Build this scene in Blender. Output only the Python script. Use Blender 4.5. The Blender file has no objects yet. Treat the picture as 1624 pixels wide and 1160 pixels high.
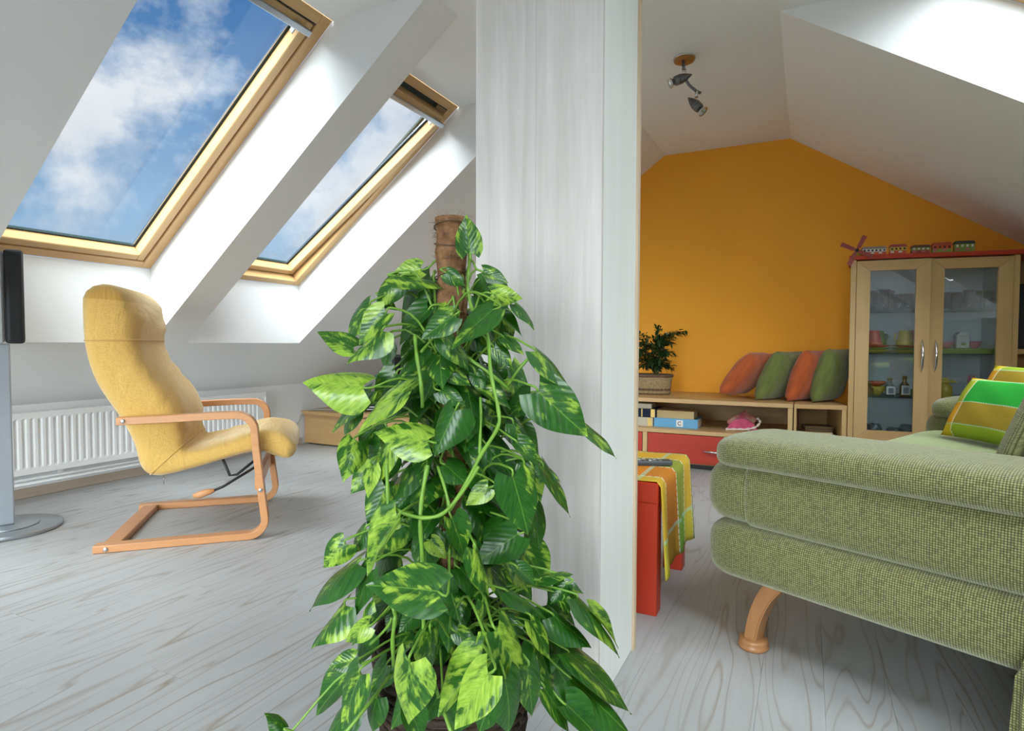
import bpy, bmesh, math, random
from mathutils import Vector, Matrix, Euler
R = math.radians
SC = bpy.context.scene
COL = SC.collection
random.seed(7)

# ------------------------------------------------------------------ camera, world, sun, exposure
FPX, YAW, PIT, ROLL, CAMZ = 942.8, .460545, -.036344, .002556, .85
_cy, _sy = math.cos(YAW), math.sin(YAW)
FW = Vector((-_sy*math.cos(PIT), _cy*math.cos(PIT), math.sin(PIT)))
_rt = Vector((_cy, _sy, 0)); _up = _rt.cross(FW)
RT = _rt*math.cos(ROLL) + _up*math.sin(ROLL)
UP = _up*math.cos(ROLL) - _rt*math.sin(ROLL)
CAM = Vector((0, 0, CAMZ))
cam = bpy.data.cameras.new('camera')
cam.sensor_width = 36; cam.sensor_fit = 'HORIZONTAL'
cam.lens = FPX/1624*36; cam.clip_start = .05; cam.clip_end = 200
camo = bpy.data.objects.new('camera', cam)
camo.matrix_world = Matrix(((RT.x, UP.x, -FW.x, 0), (RT.y, UP.y, -FW.y, 0), (RT.z, UP.z, -FW.z, CAMZ), (0, 0, 0, 1)))
COL.objects.link(camo); SC.camera = camo

vs = SC.view_settings
vs.view_transform = 'Standard'; vs.look = 'None'; vs.gamma = 1; vs.use_curve_mapping = False
vs.exposure = 0.0
SC.cycles.use_denoising = True
SC.cycles.max_bounces = 12; SC.cycles.diffuse_bounces = 7; SC.cycles.transparent_max_bounces = 24
SC.cycles.sample_clamp_indirect = 6

def ND(nt, t, **kw):
    n = nt.nodes.new(t)
    for k, v in kw.items():
        if k.startswith('i_'):
            n.inputs[int(k[2:])].default_value = v
        else:
            setattr(n, k, v)
    return n
def ramp(nt, fac, stops, interp='LINEAR'):
    n = nt.nodes.new('ShaderNodeValToRGB'); n.color_ramp.interpolation = interp
    e = n.color_ramp.elements
    while len(e) < len(stops): e.new(.5)
    for i, (p, c) in enumerate(stops):
        e[i].position = p
        e[i].color = (c, c, c, 1) if not hasattr(c, '__len__') else (*c, 1)
    nt.links.new(fac, n.inputs[0]); return n.outputs[0]
def mixc(nt, fac, a, b, mode='MIX'):
    n = nt.nodes.new('ShaderNodeMix'); n.data_type = 'RGBA'; n.blend_type = mode
    for sock, v in ((n.inputs[0], fac), (n.inputs[6], a), (n.inputs[7], b)):
        if hasattr(v, 'is_linked'): nt.links.new(v, sock)
        elif hasattr(v, '__len__'): sock.default_value = (*v, 1)
        else: sock.default_value = v
    return n.outputs[2]
def math_(nt, op, a, b=0.0, c=None):
    n = nt.nodes.new('ShaderNodeMath'); n.operation = op
    for i, v in enumerate((a, b) if c is None else (a, b, c)):
        if hasattr(v, 'is_linked'): nt.links.new(v, n.inputs[i])
        else: n.inputs[i].default_value = v
    return n.outputs[0]

SKY_STRENGTH = 1.0
SUN_STRENGTH = 28.5
world = bpy.data.worlds.new('sky'); SC.world = world; world.use_nodes = True
nt = world.node_tree; nt.nodes.clear()
tc = ND(nt, 'ShaderNodeTexCoord')
sep = ND(nt, 'ShaderNodeSeparateXYZ'); nt.links.new(tc.outputs['Generated'], sep.inputs[0])
elev = sep.outputs[2]
blue = ramp(nt, elev, [(0.0, (.50, .64, .77)), (.12, (.34, .53, .74)), (.30, (.135, .31, .58)), (.48, (.06, .19, .45)), (1.0, (.035, .13, .37))])
mp = ND(nt, 'ShaderNodeMapping'); nt.links.new(tc.outputs['Generated'], mp.inputs[0])
mp.inputs['Location'].default_value = (15.57, 10.68, 4.10); mp.inputs['Scale'].default_value = (1, 1, 1.25)
n1 = ND(nt, 'ShaderNodeTexNoise'); n1.inputs['Scale'].default_value = 2.3; n1.inputs['Detail'].default_value = 10; n1.inputs['Roughness'].default_value = .60; n1.inputs['Distortion'].default_value = .15
nt.links.new(mp.outputs[0], n1.inputs['Vector'])
cmask = ramp(nt, n1.outputs[0], [(.475, 0.0), (.52, .35), (.58, .92), (1, 1.0)])
n2 = ND(nt, 'ShaderNodeTexNoise'); n2.inputs['Scale'].default_value = 6.0; n2.inputs['Detail'].default_value = 6
nt.links.new(mp.outputs[0], n2.inputs['Vector'])
ccol = ramp(nt, n2.outputs[0], [(.30, (.60, .66, .75)), (.50, (.86, .88, .92)), (.70, (.97, .98, 1.0))])
skyc = mixc(nt, cmask, blue, ccol)
bg = ND(nt, 'ShaderNodeBackground'); nt.links.new(skyc, bg.inputs[0]); bg.inputs[1].default_value = SKY_STRENGTH
wo = ND(nt, 'ShaderNodeOutputWorld'); nt.links.new(bg.outputs[0], wo.inputs[0])

# hazy sun, high above the skylights (broad disc: bright veiled sky round the sun)
sun = bpy.data.lights.new('hazy_sun', 'SUN'); sun.energy = SUN_STRENGTH; sun.angle = R(90); sun.color = (.92, .975, 1.0)
suno = bpy.data.objects.new('hazy_sun', sun); COL.objects.link(suno)
suno.rotation_euler = Vector((-.20, .74, -.64)).to_track_quat('-Z', 'Y').to_euler()

# ------------------------------------------------------------------ geometry of the room
XL, ZK, PL = -3.8216, .5106, R(37.7)           # left knee wall, its height, roof pitch
ZC = 2.343                                      # flat ceiling
XCL = XL + (ZC-ZK)/math.tan(PL)
XCR, PR = -.137, R(32.6)
XR = 2.75; ZKR = ZC - (XR-XCR)*math.tan(PR)
YG, YB = 4.80, -2.4                             # gable walls
OFF = .333                                      # depth of the skylight reveals, left roof
OFR = .31
WL = [(-1.10, -.17), (.00, .87), (1.215, 2.147), (2.362, 3.255)]   # left skylights (last two in view, the unseen others added for light)
WR = [(-.25, .65), (.86, 1.76), (2.05, 2.967)]  # right skylights: the last shows its reveal, the unseen others are added for light

def unproj(u, v, depth):
    return CAM + (FW + RT*((u-812)/FPX) - UP*((v-580)/FPX))*depth

# ------------------------------------------------------------------ object helpers
def tag(o, label, cat, group=None):
    o['label'] = label; o['category'] = cat
    if group: o['group'] = group
    return o
def struct(o, label=None, cat=None):
    o['kind'] = 'structure'
    if label: o['label'] = label
    if cat: o['category'] = cat
    return o
def thing(name, label, cat, loc=(0, 0, 0), rz=0, group=None):
    o = bpy.data.objects.new(name, None); COL.objects.link(o)
    o.empty_display_size = .1
    o.location = loc; o.rotation_euler = (0, 0, rz)
    return tag(o, label, cat, group)
def link(name, me, mat=None, parent=None):
    o = bpy.data.objects.new(name, me); COL.objects.link(o)
    if mat is not None and len(me.materials) == 0: me.materials.append(mat)
    if parent is not None: o.parent = parent
    return o
def newmesh(name, verts, faces, smooth=False, uvs=None):
    me = bpy.data.meshes.new(name)
    me.from_pydata([tuple(v) for v in verts], [], faces)
    if uvs is not None:
        ul = me.uv_layers.new(name='UVMap')
        for p in me.polygons:
            for li, vi in zip(p.loop_indices, p.vertices):
                ul.data[li].uv = uvs[p.index][li-p.loop_start] if isinstance(uvs, dict) else uvs[vi]
    if smooth: me.polygons.foreach_set('use_smooth', [True]*len(me.polygons))
    me.update(); return me
def finish_bm(bm, name, smooth=False, recalc=True):
    if recalc: bmesh.ops.recalc_face_normals(bm, faces=bm.faces)
    me = bpy.data.meshes.new(name); bm.to_mesh(me); bm.free()
    if smooth: me.polygons.foreach_set('use_smooth', [True]*len(me.polygons))
    return me
def bm_box(bm, lo, hi, bev=0.0, seg=1, mtx=None):
    r = bmesh.ops.create_cube(bm, size=1)
    vs_ = r['verts']
    lo, hi = Vector(lo), Vector(hi)
    for v in vs_:
        v.co = Vector((lo[i] + (v.co[i]+.5)*(hi[i]-lo[i]) for i in range(3)))
    if bev > 0:
        es = list({e for v in vs_ for e in v.link_edges})
        rr = bmesh.ops.bevel(bm, geom=es, offset=bev, segments=seg, affect='EDGES', profile=.6)
        vs_ = list({v for f in rr['faces'] for v in f.verts} | {v for v in vs_ if v.is_valid})
    if mtx is not None:
        for v in vs_: v.co = mtx @ v.co
    return vs_
def box(name, lo, hi, mat, parent=None, bev=0.0, seg=1, mtx=None, smooth=False):
    bm = bmesh.new(); bm_box(bm, lo, hi, bev, seg, mtx)
    return link(name, finish_bm(bm, name, smooth), mat, parent)
def frames(path):
    pts = [Vector(p) for p in path]; out = []
    n = None
    for i, p in enumerate(pts):
        t = (pts[min(i+1, len(pts)-1)] - pts[max(i-1, 0)])
        if t.length < 1e-9: t = Vector((0, 0, 1))
        t.normalize()
        if n is None:
            a = Vector((0, 0, 1)) if abs(t.z) < .9 else Vector((1, 0, 0))
            n = (a - t*a.dot(t)).normalized()
        else:
            n = (n - t*n.dot(t))
            n = n.normalized() if n.length > 1e-6 else Vector((1, 0, 0))
        out.append((p, t, n, t.cross(n)))
    return out
def tube_data(path, rad, seg=8, cap=True, uvs=None):
    V, F = [], []
    fr = frames(path); N = len(fr)
    for i, (p, t, n, b) in enumerate(fr):
        r = rad[i] if hasattr(rad, '__len__') else rad
        for k in range(seg):
            a = 2*math.pi*k/seg
            V.append(p + n*(math.cos(a)*r) + b*(math.sin(a)*r))
    for i in range(N-1):
        for k in range(seg):
            F.append((i*seg+k, i*seg+(k+1) % seg, (i+1)*seg+(k+1) % seg, (i+1)*seg+k))
    if cap:
        F.append(tuple(range(seg))[::-1]); F.append(tuple((N-1)*seg+k for k in range(seg)))
    return V, F
def tube(name, path, rad, mat, parent=None, seg=8):
    V, F = tube_data(path, rad, seg)
    return link(name, newmesh(name, V, F, True), mat, parent)
def spline(pts, n=6):
    P = [Vector(p) for p in pts]; out = []
    for i in range(len(P)-1):
        p0, p1, p2, p3 = P[max(i-1, 0)], P[i], P[i+1], P[min(i+2, len(P)-1)]
        for k in range(n):
            t = k/n
            out.append(.5*((2*p1) + (p2-p0)*t + (2*p0-5*p1+4*p2-p3)*t*t + (3*p1-p0-3*p2+p3)*t**3))
    out.append(P[-1]); return out
def lathe_data(prof, seg=24):
    V, F = [], []; N = len(prof)
    for r, z in prof:
        for k in range(seg):
            a = 2*math.pi*k/seg; V.append((math.cos(a)*r, math.sin(a)*r, z))
    for i in range(N-1):
        for k in range(seg):
            F.append((i*seg+k, i*seg+(k+1) % seg, (i+1)*seg+(k+1) % seg, (i+1)*seg+k))
    if prof[0][0] > 1e-5: F.append(tuple(range(seg))[::-1])
    if prof[-1][0] > 1e-5: F.append(tuple((N-1)*seg+k for k in range(seg)))
    return V, F
def lathe(name, prof, mat, parent=None, seg=24, loc=(0, 0, 0), smooth=True, mtx=None):
    V, F = lathe_data(prof, seg)
    if mtx is not None: V = [mtx @ Vector(v) for v in V]
    V = [Vector(v)+Vector(loc) for v in V]
    return link(name, newmesh(name, V, F, smooth), mat, parent)
def prism(name, poly, lo, hi, axis, mat, parent=None, bev=0, mtx=None):
    """poly: 2-D points in the two other axes (in xyz order), extruded from lo to hi along axis"""
    def P(a, b, c):
        return {'x': (c, a, b), 'y': (a, c, b), 'z': (a, b, c)}[axis]
    n = len(poly)
    V = [P(a, b, lo) for a, b in poly] + [P(a, b, hi) for a, b in poly]
    F = [tuple(range(n))[::-1], tuple(range(n, 2*n))] + [(i, (i+1) % n, n+(i+1) % n, n+i) for i in range(n)]
    bm = bmesh.new()
    bv = [bm.verts.new(mtx @ Vector(v) if mtx is not None else v) for v in V]
    for f in F: bm.faces.new([bv[i] for i in f])
    if bev:
        bmesh.ops.bevel(bm, geom=list(bm.edges), offset=bev, segments=1, affect='EDGES')
    return link(name, finish_bm(bm, name), mat, parent)
def copy_tree(o, parent=None):
    c = o.copy(); COL.objects.link(c)
    if parent is not None: c.parent = parent
    for ch in list(o.children): copy_tree(ch, c)
    return c
def roll_mesh(name, x0, x1, prof, r0=.05, r1=.05, nx=10, ne=6, bow=None):
    """closed (y,z) profile swept along x with rounded ends; UV in metres"""
    n = len(prof)
    cy_ = sum(p[0] for p in prof)/n; cz_ = sum(p[1] for p in prof)/n
    arc = [0]
    for i in range(n):
        a, b = prof[i], prof[(i+1) % n]; arc.append(arc[-1]+math.hypot(b[0]-a[0], b[1]-a[1]))
    st = []
    for k in range(ne+1):
        a = math.pi/2*k/ne; st.append((x0 + r0*(1-math.sin(a)) if False else x0 + r0*(1-math.cos(a)), 1 - (1-math.sin(a))*min(1, r0/.06)*.55 if r0 else 1))
    for k in range(1, nx): st.append((x0+r0 + (x1-r1-x0-r0)*k/nx, 1))
    for k in range(ne+1):
        a = math.pi/2*(1-k/ne); st.append((x1 - r1*(1-math.cos(a)), 1 - (1-math.sin(a))*min(1, r1/.06)*.55 if r1 else 1))
    V, F, U = [], [], []
    for x, s in st:
        dz = bow(x) if bow else 0
        for k in range(n+1):
            y, z = prof[k % n]
            V.append((x, cy_+(y-cy_)*s, cz_+(z-cz_)*s+dz)); U.append((x, arc[k]))
    m = n+1
    for i in range(len(st)-1):
        for k in range(n):
            F.append((i*m+k, i*m+k+1, (i+1)*m+k+1, (i+1)*m+k))
    for base, x, rev in ((0, x0, True), ((len(st)-1)*m, x1, False)):
        c = len(V); dz = bow(x) if bow else 0
        V.append((x, cy_, cz_+dz)); U.append((x, 0))
        for k in range(n):
            f = (c, base+k, base+k+1); F.append(f[::-1] if not rev else f)
    me = newmesh(name, V, F, True, U)
    bm = bmesh.new(); bm.from_mesh(me)
    bmesh.ops.recalc_face_normals(bm, faces=bm.faces); bm.to_mesh(me); bm.free()
    return me
def superprof(cy_, cz_, hy, hz, e=.6, n=28):
    out = []
    for k in range(n):
        a = 2*math.pi*k/n; c, s = math.cos(a), math.sin(a)
        out.append((cy_+hy*math.copysign(abs(c)**e, c), cz_+hz*math.copysign(abs(s)**e, s)))
    return out
def pillow_mesh(name, w, h, t, n=16, seed=0, pinch=.06):
    """square cushion in the local xy plane, thickness along z, pointed corners, wrinkles"""
    rnd = random.Random(seed); ph = [rnd.uniform(0, 6.28) for _ in range(6)]
    V, F, U = [], [], []
    for side in (1, -1):
        for j in range(n+1):
            for i in range(n+1):
                a, b = 2*i/n-1, 2*j/n-1
                x = w/2*a*(1-pinch*(1-b*b)); y = h/2*b*(1-pinch*(1-a*a))
                q = max(0, (1-a*a))**.5*max(0, (1-b*b))**.5
                z = t/2*q**.75
                z += .004*math.sin(7*a+ph[0]+2*b)*math.sin(5*b+ph[1])*q*(t/.12)
                V.append((x, y, side*z)); U.append(((a+1)/2, (b+1)/2))
    m = (n+1)*(n+1)
    for s in (0, 1):
        for j in range(n):
            for i in range(n):
                f = (s*m+j*(n+1)+i, s*m+j*(n+1)+i+1, s*m+(j+1)*(n+1)+i+1, s*m+(j+1)*(n+1)+i)
                F.append(f if s == 0 else f[::-1])
    me = newmesh(name, V, F, True, U)
    bm = bmesh.new(); bm.from_mesh(me); bmesh.ops.remove_doubles(bm, verts=bm.verts, dist=1e-5); bm.to_mesh(me); bm.free()
    return me

# ------------------------------------------------------------------ materials
MATS = {}
def base_mat(name, rough=.5, spec=.5, metal=0.0):
    m = bpy.data.materials.new(name); m.use_nodes = True
    nt = m.node_tree; b = nt.nodes['Principled BSDF']
    b.inputs['Roughness'].default_value = rough
    b.inputs['Metallic'].default_value = metal
    b.inputs['Specular IOR Level'].default_value = spec
    MATS[name] = m
    return m, nt, b
def plain(name, col, rough=.5, spec=.5, metal=0.0, var=.06, scale=6.0, bump=0.0, bscale=200.0):
    m, nt, b = base_mat(name, rough, spec, metal)
    tc = ND(nt, 'ShaderNodeTexCoord')
    nz = ND(nt, 'ShaderNodeTexNoise'); nz.inputs['Scale'].default_value = scale; nz.inputs['Detail'].default_value = 4
    nt.links.new(tc.outputs['Object'], nz.inputs['Vector'])
    c = ramp(nt, nz.outputs[0], [(.25, tuple(x*(1-var) for x in col)), (.75, tuple(min(1, x*(1+var)) for x in col))])
    nt.links.new(c, b.inputs['Base Color'])
    if bump:
        n2 = ND(nt, 'ShaderNodeTexNoise'); n2.inputs['Scale'].default_value = bscale; n2.inputs['Detail'].default_value = 3
        nt.links.new(tc.outputs['Object'], n2.inputs['Vector'])
        bp = ND(nt, 'ShaderNodeBump'); bp.inputs['Strength'].default_value = bump; bp.inputs['Distance'].default_value = .002
        nt.links.new(n2.outputs[0], bp.inputs['Height']); nt.links.new(bp.outputs[0], b.inputs['Normal'])
    return m
def wood(name, c_light, c_dark, axis='x', scale=1.0, rough=.45, contrast=1.0, spec=.4, ring=0.0, c_ring=None, perobj=True):
    m, nt, b = base_mat(name, rough, spec)
    tc = ND(nt, 'ShaderNodeTexCoord')
    vec = tc.outputs['Object']
    if perobj:
        oi = ND(nt, 'ShaderNodeObjectInfo')
        cx = ND(nt, 'ShaderNodeCombineXYZ')
        for i, k in enumerate((17.3, 9.1, 23.7)):
            nt.links.new(math_(nt, 'MULTIPLY', oi.outputs['Random'], k), cx.inputs[i])
        ad = ND(nt, 'ShaderNodeVectorMath'); ad.operation = 'ADD'
        nt.links.new(vec, ad.inputs[0]); nt.links.new(cx.outputs[0], ad.inputs[1]); vec = ad.outputs[0]
    mp = ND(nt, 'ShaderNodeMapping'); nt.links.new(vec, mp.inputs[0])
    s = [14*scale]*3; s['xyz'.index(axis)] = .9*scale
    mp.inputs['Scale'].default_value = s
    nz = ND(nt, 'ShaderNodeTexNoise'); nz.inputs['Scale'].default_value = 2.2; nz.inputs['Detail'].default_value = 7; nz.inputs['Roughness'].default_value = .62; nz.inputs['Distortion'].default_value = .4
    nt.links.new(mp.outputs[0], nz.inputs['Vector'])
    mid = .5; h = .26/contrast
    c = ramp(nt, nz.outputs[0], [(max(0, mid-h), c_dark), (min(1, mid+h), c_light)])
    if ring:
        mp2 = ND(nt, 'ShaderNodeMapping'); nt.links.new(vec, mp2.inputs[0])
        s2 = [5.2*scale]*3; s2['xyz'.index(axis)] = .55*scale
        mp2.inputs['Scale'].default_value = s2
        n2 = ND(nt, 'ShaderNodeTexNoise'); n2.inputs['Scale'].default_value = 1.25; n2.inputs['Detail'].default_value = 2.5; n2.inputs['Roughness'].default_value = .45
        nt.links.new(mp2.outputs[0], n2.inputs['Vector'])
        w = math_(nt, 'MULTIPLY', n2.outputs[0], 34.0)
        w = math_(nt, 'PINGPONG', w, 1.0)
        f = ramp(nt, w, [(.0, 1.0), (.14, .45), (.30, 0.0)])
        n3 = ND(nt, 'ShaderNodeTexNoise'); n3.inputs['Scale'].default_value = 2.0; nt.links.new(mp2.outputs[0], n3.inputs['Vector'])
        f2 = math_(nt, 'MULTIPLY', f, ramp(nt, n3.outputs[0], [(.3, .25), (.7, 1.0)]))
        f2 = math_(nt, 'MULTIPLY', f2, ring)
        c = mixc(nt, f2, c, c_ring)
    nt.links.new(c, b.inputs['Base Color'])
    bp = ND(nt, 'ShaderNodeBump'); bp.inputs['Strength'].default_value = .12; bp.inputs['Distance'].default_value = .001
    nt.links.new(nz.outputs[0], bp.inputs['Height']); nt.links.new(bp.outputs[0], b.inputs['Normal'])
    return m
def weave(name, cols, pitch, rough=.9, bump=.5, uv=True, mottled=.25, speck=.0, folds=0.0):
    """woven cloth: cols = light thread, mid thread, dark gap"""
    m, nt, b = base_mat(name, rough, .15)
    tc = ND(nt, 'ShaderNodeTexCoord')
    mp = ND(nt, 'ShaderNodeMapping'); nt.links.new(tc.outputs['UV' if uv else 'Object'], mp.inputs[0])
    mp.inputs['Scale'].default_value = (1/pitch, 1/pitch, 1/pitch)
    sp = ND(nt, 'ShaderNodeSeparateXYZ'); nt.links.new(mp.outputs[0], sp.inputs[0])
    sx = math_(nt, 'ABSOLUTE', math_(nt, 'SINE', math_(nt, 'MULTIPLY', sp.outputs[0], math.pi)))
    sy = math_(nt, 'ABSOLUTE', math_(nt, 'SINE', math_(nt, 'MULTIPLY', sp.outputs[1], math.pi)))
    hgt = math_(nt, 'MULTIPLY', sx, sy)
    nz = ND(nt, 'ShaderNodeTexNoise'); nz.inputs['Scale'].default_value = .5; nz.inputs['Detail'].default_value = 3
    nt.links.new(mp.outputs[0], nz.inputs['Vector'])
    c = ramp(nt, hgt, [(.10, cols[2]), (.38, cols[1]), (.85, cols[0])])
    c = mixc(nt, ramp(nt, nz.outputs[0], [(.38, mottled), (.62, 0.0)]), c, cols[1])
    fl_ = ND(nt, 'ShaderNodeVectorMath'); fl_.operation = 'FLOOR'; nt.links.new(mp.outputs[0], fl_.inputs[0])
    wn_ = ND(nt, 'ShaderNodeTexWhiteNoise'); wn_.noise_dimensions = '2D'; nt.links.new(fl_.outputs[0], wn_.inputs['Vector'])
    c = mixc(nt, ramp(nt, wn_.outputs[0], [(.18, speck), (.40, 0.0), (1, 0.0)]), c, cols[2])
    c = mixc(nt, ramp(nt, wn_.outputs[0], [(.62, 0.0), (.95, speck*.5)]), c, cols[0])
    nt.links.new(c, b.inputs['Base Color'])
    bp = ND(nt, 'ShaderNodeBump'); bp.inputs['Strength'].default_value = bump; bp.inputs['Distance'].default_value = pitch*.35
    nt.links.new(hgt, bp.inputs['Height'])
    if folds:
        m3 = ND(nt, 'ShaderNodeMapping'); nt.links.new(tc.outputs['Object'], m3.inputs[0]); m3.inputs['Scale'].default_value = (16, 4, 9); m3.inputs['Rotation'].default_value = (0, .5, .2)
        n3 = ND(nt, 'ShaderNodeTexNoise'); n3.inputs['Scale'].default_value = 1.0; n3.inputs['Detail'].default_value = 3; n3.inputs['Distortion'].default_value = .8; nt.links.new(m3.outputs[0], n3.inputs['Vector'])
        b3 = ND(nt, 'ShaderNodeBump'); b3.inputs['Strength'].default_value = folds; b3.inputs['Distance'].default_value = .03
        nt.links.new(n3.outputs[0], b3.inputs['Height']); nt.links.new(b3.outputs[0], bp.inputs['Normal'])
    nt.links.new(bp.outputs[0], b.inputs['Normal'])
    b.inputs['Sheen Weight'].default_value = .5; b.inputs['Sheen Roughness'].default_value = .45; b.inputs['Sheen Tint'].default_value = (.97, 1.0, .85, 1)
    return m
def plaid(name, warp, weft, wmix=.5, lines=True, thread=260.0):
    m, nt, b = base_mat(name, .9, .15)
    tc = ND(nt, 'ShaderNodeTexCoord')
    sp = ND(nt, 'ShaderNodeSeparateXYZ'); nt.links.new(tc.outputs['UV'], sp.inputs[0])
    wa = ramp(nt, sp.outputs[0], warp, 'CONSTANT'); we = ramp(nt, sp.outputs[1], weft, 'CONSTANT')
    c = mixc(nt, wmix, wa, we)
    if lines:
        def stripes(sock, stops):
            tot = None
            for p, _ in stops[1:]:
                d = math_(nt, 'ABSOLUTE', math_(nt, 'SUBTRACT', sock, p))
                l = math_(nt, 'LESS_THAN', d, .008)
                tot = l if tot is None else math_(nt, 'MAXIMUM', tot, l)
            return tot
        s1 = stripes(sp.outputs[0], warp); s2 = stripes(sp.outputs[1], weft)
        d1 = math_(nt, 'GREATER_THAN', math_(nt, 'FRACT', math_(nt, 'MULTIPLY', sp.outputs[1], 40.0)), .3)
        d2 = math_(nt, 'GREATER_THAN', math_(nt, 'FRACT', math_(nt, 'MULTIPLY', sp.outputs[0], 40.0)), .3)
        c = mixc(nt, math_(nt, 'MULTIPLY', s1, math_(nt, 'MULTIPLY_ADD', d1, .7, .1)), c, (.80, .80, .68))
        c = mixc(nt, math_(nt, 'MULTIPLY', s2, math_(nt, 'MULTIPLY_ADD', d2, .5, .15)), c, (.42, .72, .52))
    ck = ND(nt, 'ShaderNodeTexChecker'); ck.inputs['Scale'].default_value = thread
    nt.links.new(tc.outputs['UV'], ck.inputs['Vector'])
    c = mixc(nt, math_(nt, 'MULTIPLY', ck.outputs['Fac'], .10), c, (0, 0, 0))
    nt.links.new(c, b.inputs['Base Color'])
    return m
def glass(name, tint=(.96, .98, .98), gloss=.06, rough=.02, edge=.35):
    m = bpy.data.materials.new(name); m.use_nodes = True; nt = m.node_tree; nt.nodes.clear(); MATS[name] = m
    tr = ND(nt, 'ShaderNodeBsdfTransparent'); tr.inputs[0].default_value = (*tint, 1)
    gl = ND(nt, 'ShaderNodeBsdfGlossy'); gl.inputs['Roughness'].default_value = rough
    lw = ND(nt, 'ShaderNodeLayerWeight'); lw.inputs[0].default_value = .25
    f = math_(nt, 'MULTIPLY_ADD', lw.outputs['Facing'], edge, gloss)
    mx = ND(nt, 'ShaderNodeMixShader'); nt.links.new(f, mx.inputs[0]); nt.links.new(tr.outputs[0], mx.inputs[1]); nt.links.new(gl.outputs[0], mx.inputs[2])
    o = ND(nt, 'ShaderNodeOutputMaterial'); nt.links.new(mx.outputs[0], o.inputs[0])
    return m

M_WHITE = plain('white_paint', (.84, .855, .86), .85, .2, var=.012, scale=2)
M_KNEE = plain('white_wall_paint', (.84, .85, .86), .8, .2, var=.015, scale=2)
M_ORANGE = plain('orange_wall_paint', (.93, .425, .050), .85, .2, var=.03, scale=2, bump=.15, bscale=160)
M_PINE = wood('honey_pine', (.64, .43, .21), (.52, .31, .125), 'y', 1.0, .38, .8)
M_PINEB = wood('honey_pine_rail', (.64, .43, .21), (.52, .31, .125), 'x', 1.0, .38, .8)
M_FLOOR = wood('whitewashed_oak_plank', (.420, .430, .433), (.365, .372, .372), 'y', .8, .42, 1.0, .35, ring=.85, c_ring=(.225, .172, .115))
M_COLW = wood('limed_oak_board', (.66, .635, .61), (.47, .435, .405), 'z', .9, .5, 1.0, .3)
M_COLS = wood('white_stained_board', (.82, .84, .82), (.74, .75, .71), 'z', .9, .5, .8, .3)
M_EDGE = wood('raw_board_edge', (.62, .50, .36), (.44, .33, .22), 'z', 1.2, .6)
M_GABLE_W = M_KNEE
M_BASEB = wood('beige_baseboard', (.50, .42, .34), (.38, .31, .25), 'y', 1.0, .5)
M_RAD = plain('radiator_enamel', (.82, .83, .83), .35, .5, var=.01)
M_GREY = plain('grey_metal', (.42, .45, .48), .32, .5, .85, var=.03)
M_CHROME = plain('chrome', (.70, .70, .70), .12, .5, 1.0, var=.02)
M_DKMET = plain('dark_nickel', (.16, .16, .165), .28, .5, .9, var=.05)
M_BLACK = plain('black_plastic', (.012, .012, .014), .4, .4, var=.1)
M_GASKET = plain('dark_gasket', (.02, .035, .035), .6, .3)
M_PANE = glass('window_glass', (.97, .985, .985), .012, .01, .06)
M_CGLASS = glass('cabinet_glass', (.88, .92, .94), .09, .02, .35)
M_TGLASS = glass('tumbler_glass', (.80, .83, .84), .10, .03, .55)
M_SHELFG = glass('shelf_glass', (.66, .74, .72), .10, .03, .4)
M_BEECH = wood('steamed_beech', (.60, .30, .13), (.47, .21, .085), 'x', 1.4, .35, .8)
M_YELLOW = weave('yellow_chenille', ((.74, .50, .18), (.64, .40, .115), (.46, .26, .055)), .0045, bump=.25, mottled=.5, speck=.3, folds=.35)
M_SOFA = weave('green_sofa_weave', ((.31, .315, .14), (.172, .175, .07), (.05, .045, .02)), .0052, bump=.6, speck=.32, mottled=.12)
M_SOFAP = weave('green_seat_cloth', ((.32, .40, .17), (.25, .31, .125), (.14, .16, .07)), .004, bump=.25)
M_RED = plain('red_lacquer', (.46, .036, .011), .42, .4, var=.03)
M_REDF = wood('red_stained_front', (.46, .036, .012), (.37, .026, .009), 'x', 1.0, .4, .7)
M_MAPLE = wood('maple_veneer', (.60, .42, .19), (.49, .32, .13), 'z', .8, .4, .7)
M_MAPLEX = wood('maple_veneer_lengthwise', (.60, .40, .18), (.48, .30, .12), 'x', .8, .4, .7)
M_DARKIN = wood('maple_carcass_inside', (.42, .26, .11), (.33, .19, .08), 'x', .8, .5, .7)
M_CABIN = plain('white_melamine', (.78, .80, .81), .5, .4, var=.01)
M_LGREEN = plain('vine_green', (.15, .29, .035), .4, .4, var=.2, scale=40)
M_COIR = plain('coir_fibre', (.215, .115, .058), .95, .1, var=.6, scale=60, bump=1.0, bscale=350)
M_SOIL = plain('potting_soil', (.035, .022, .014), .95, .1, var=.6, scale=80, bump=1.0)
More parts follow.
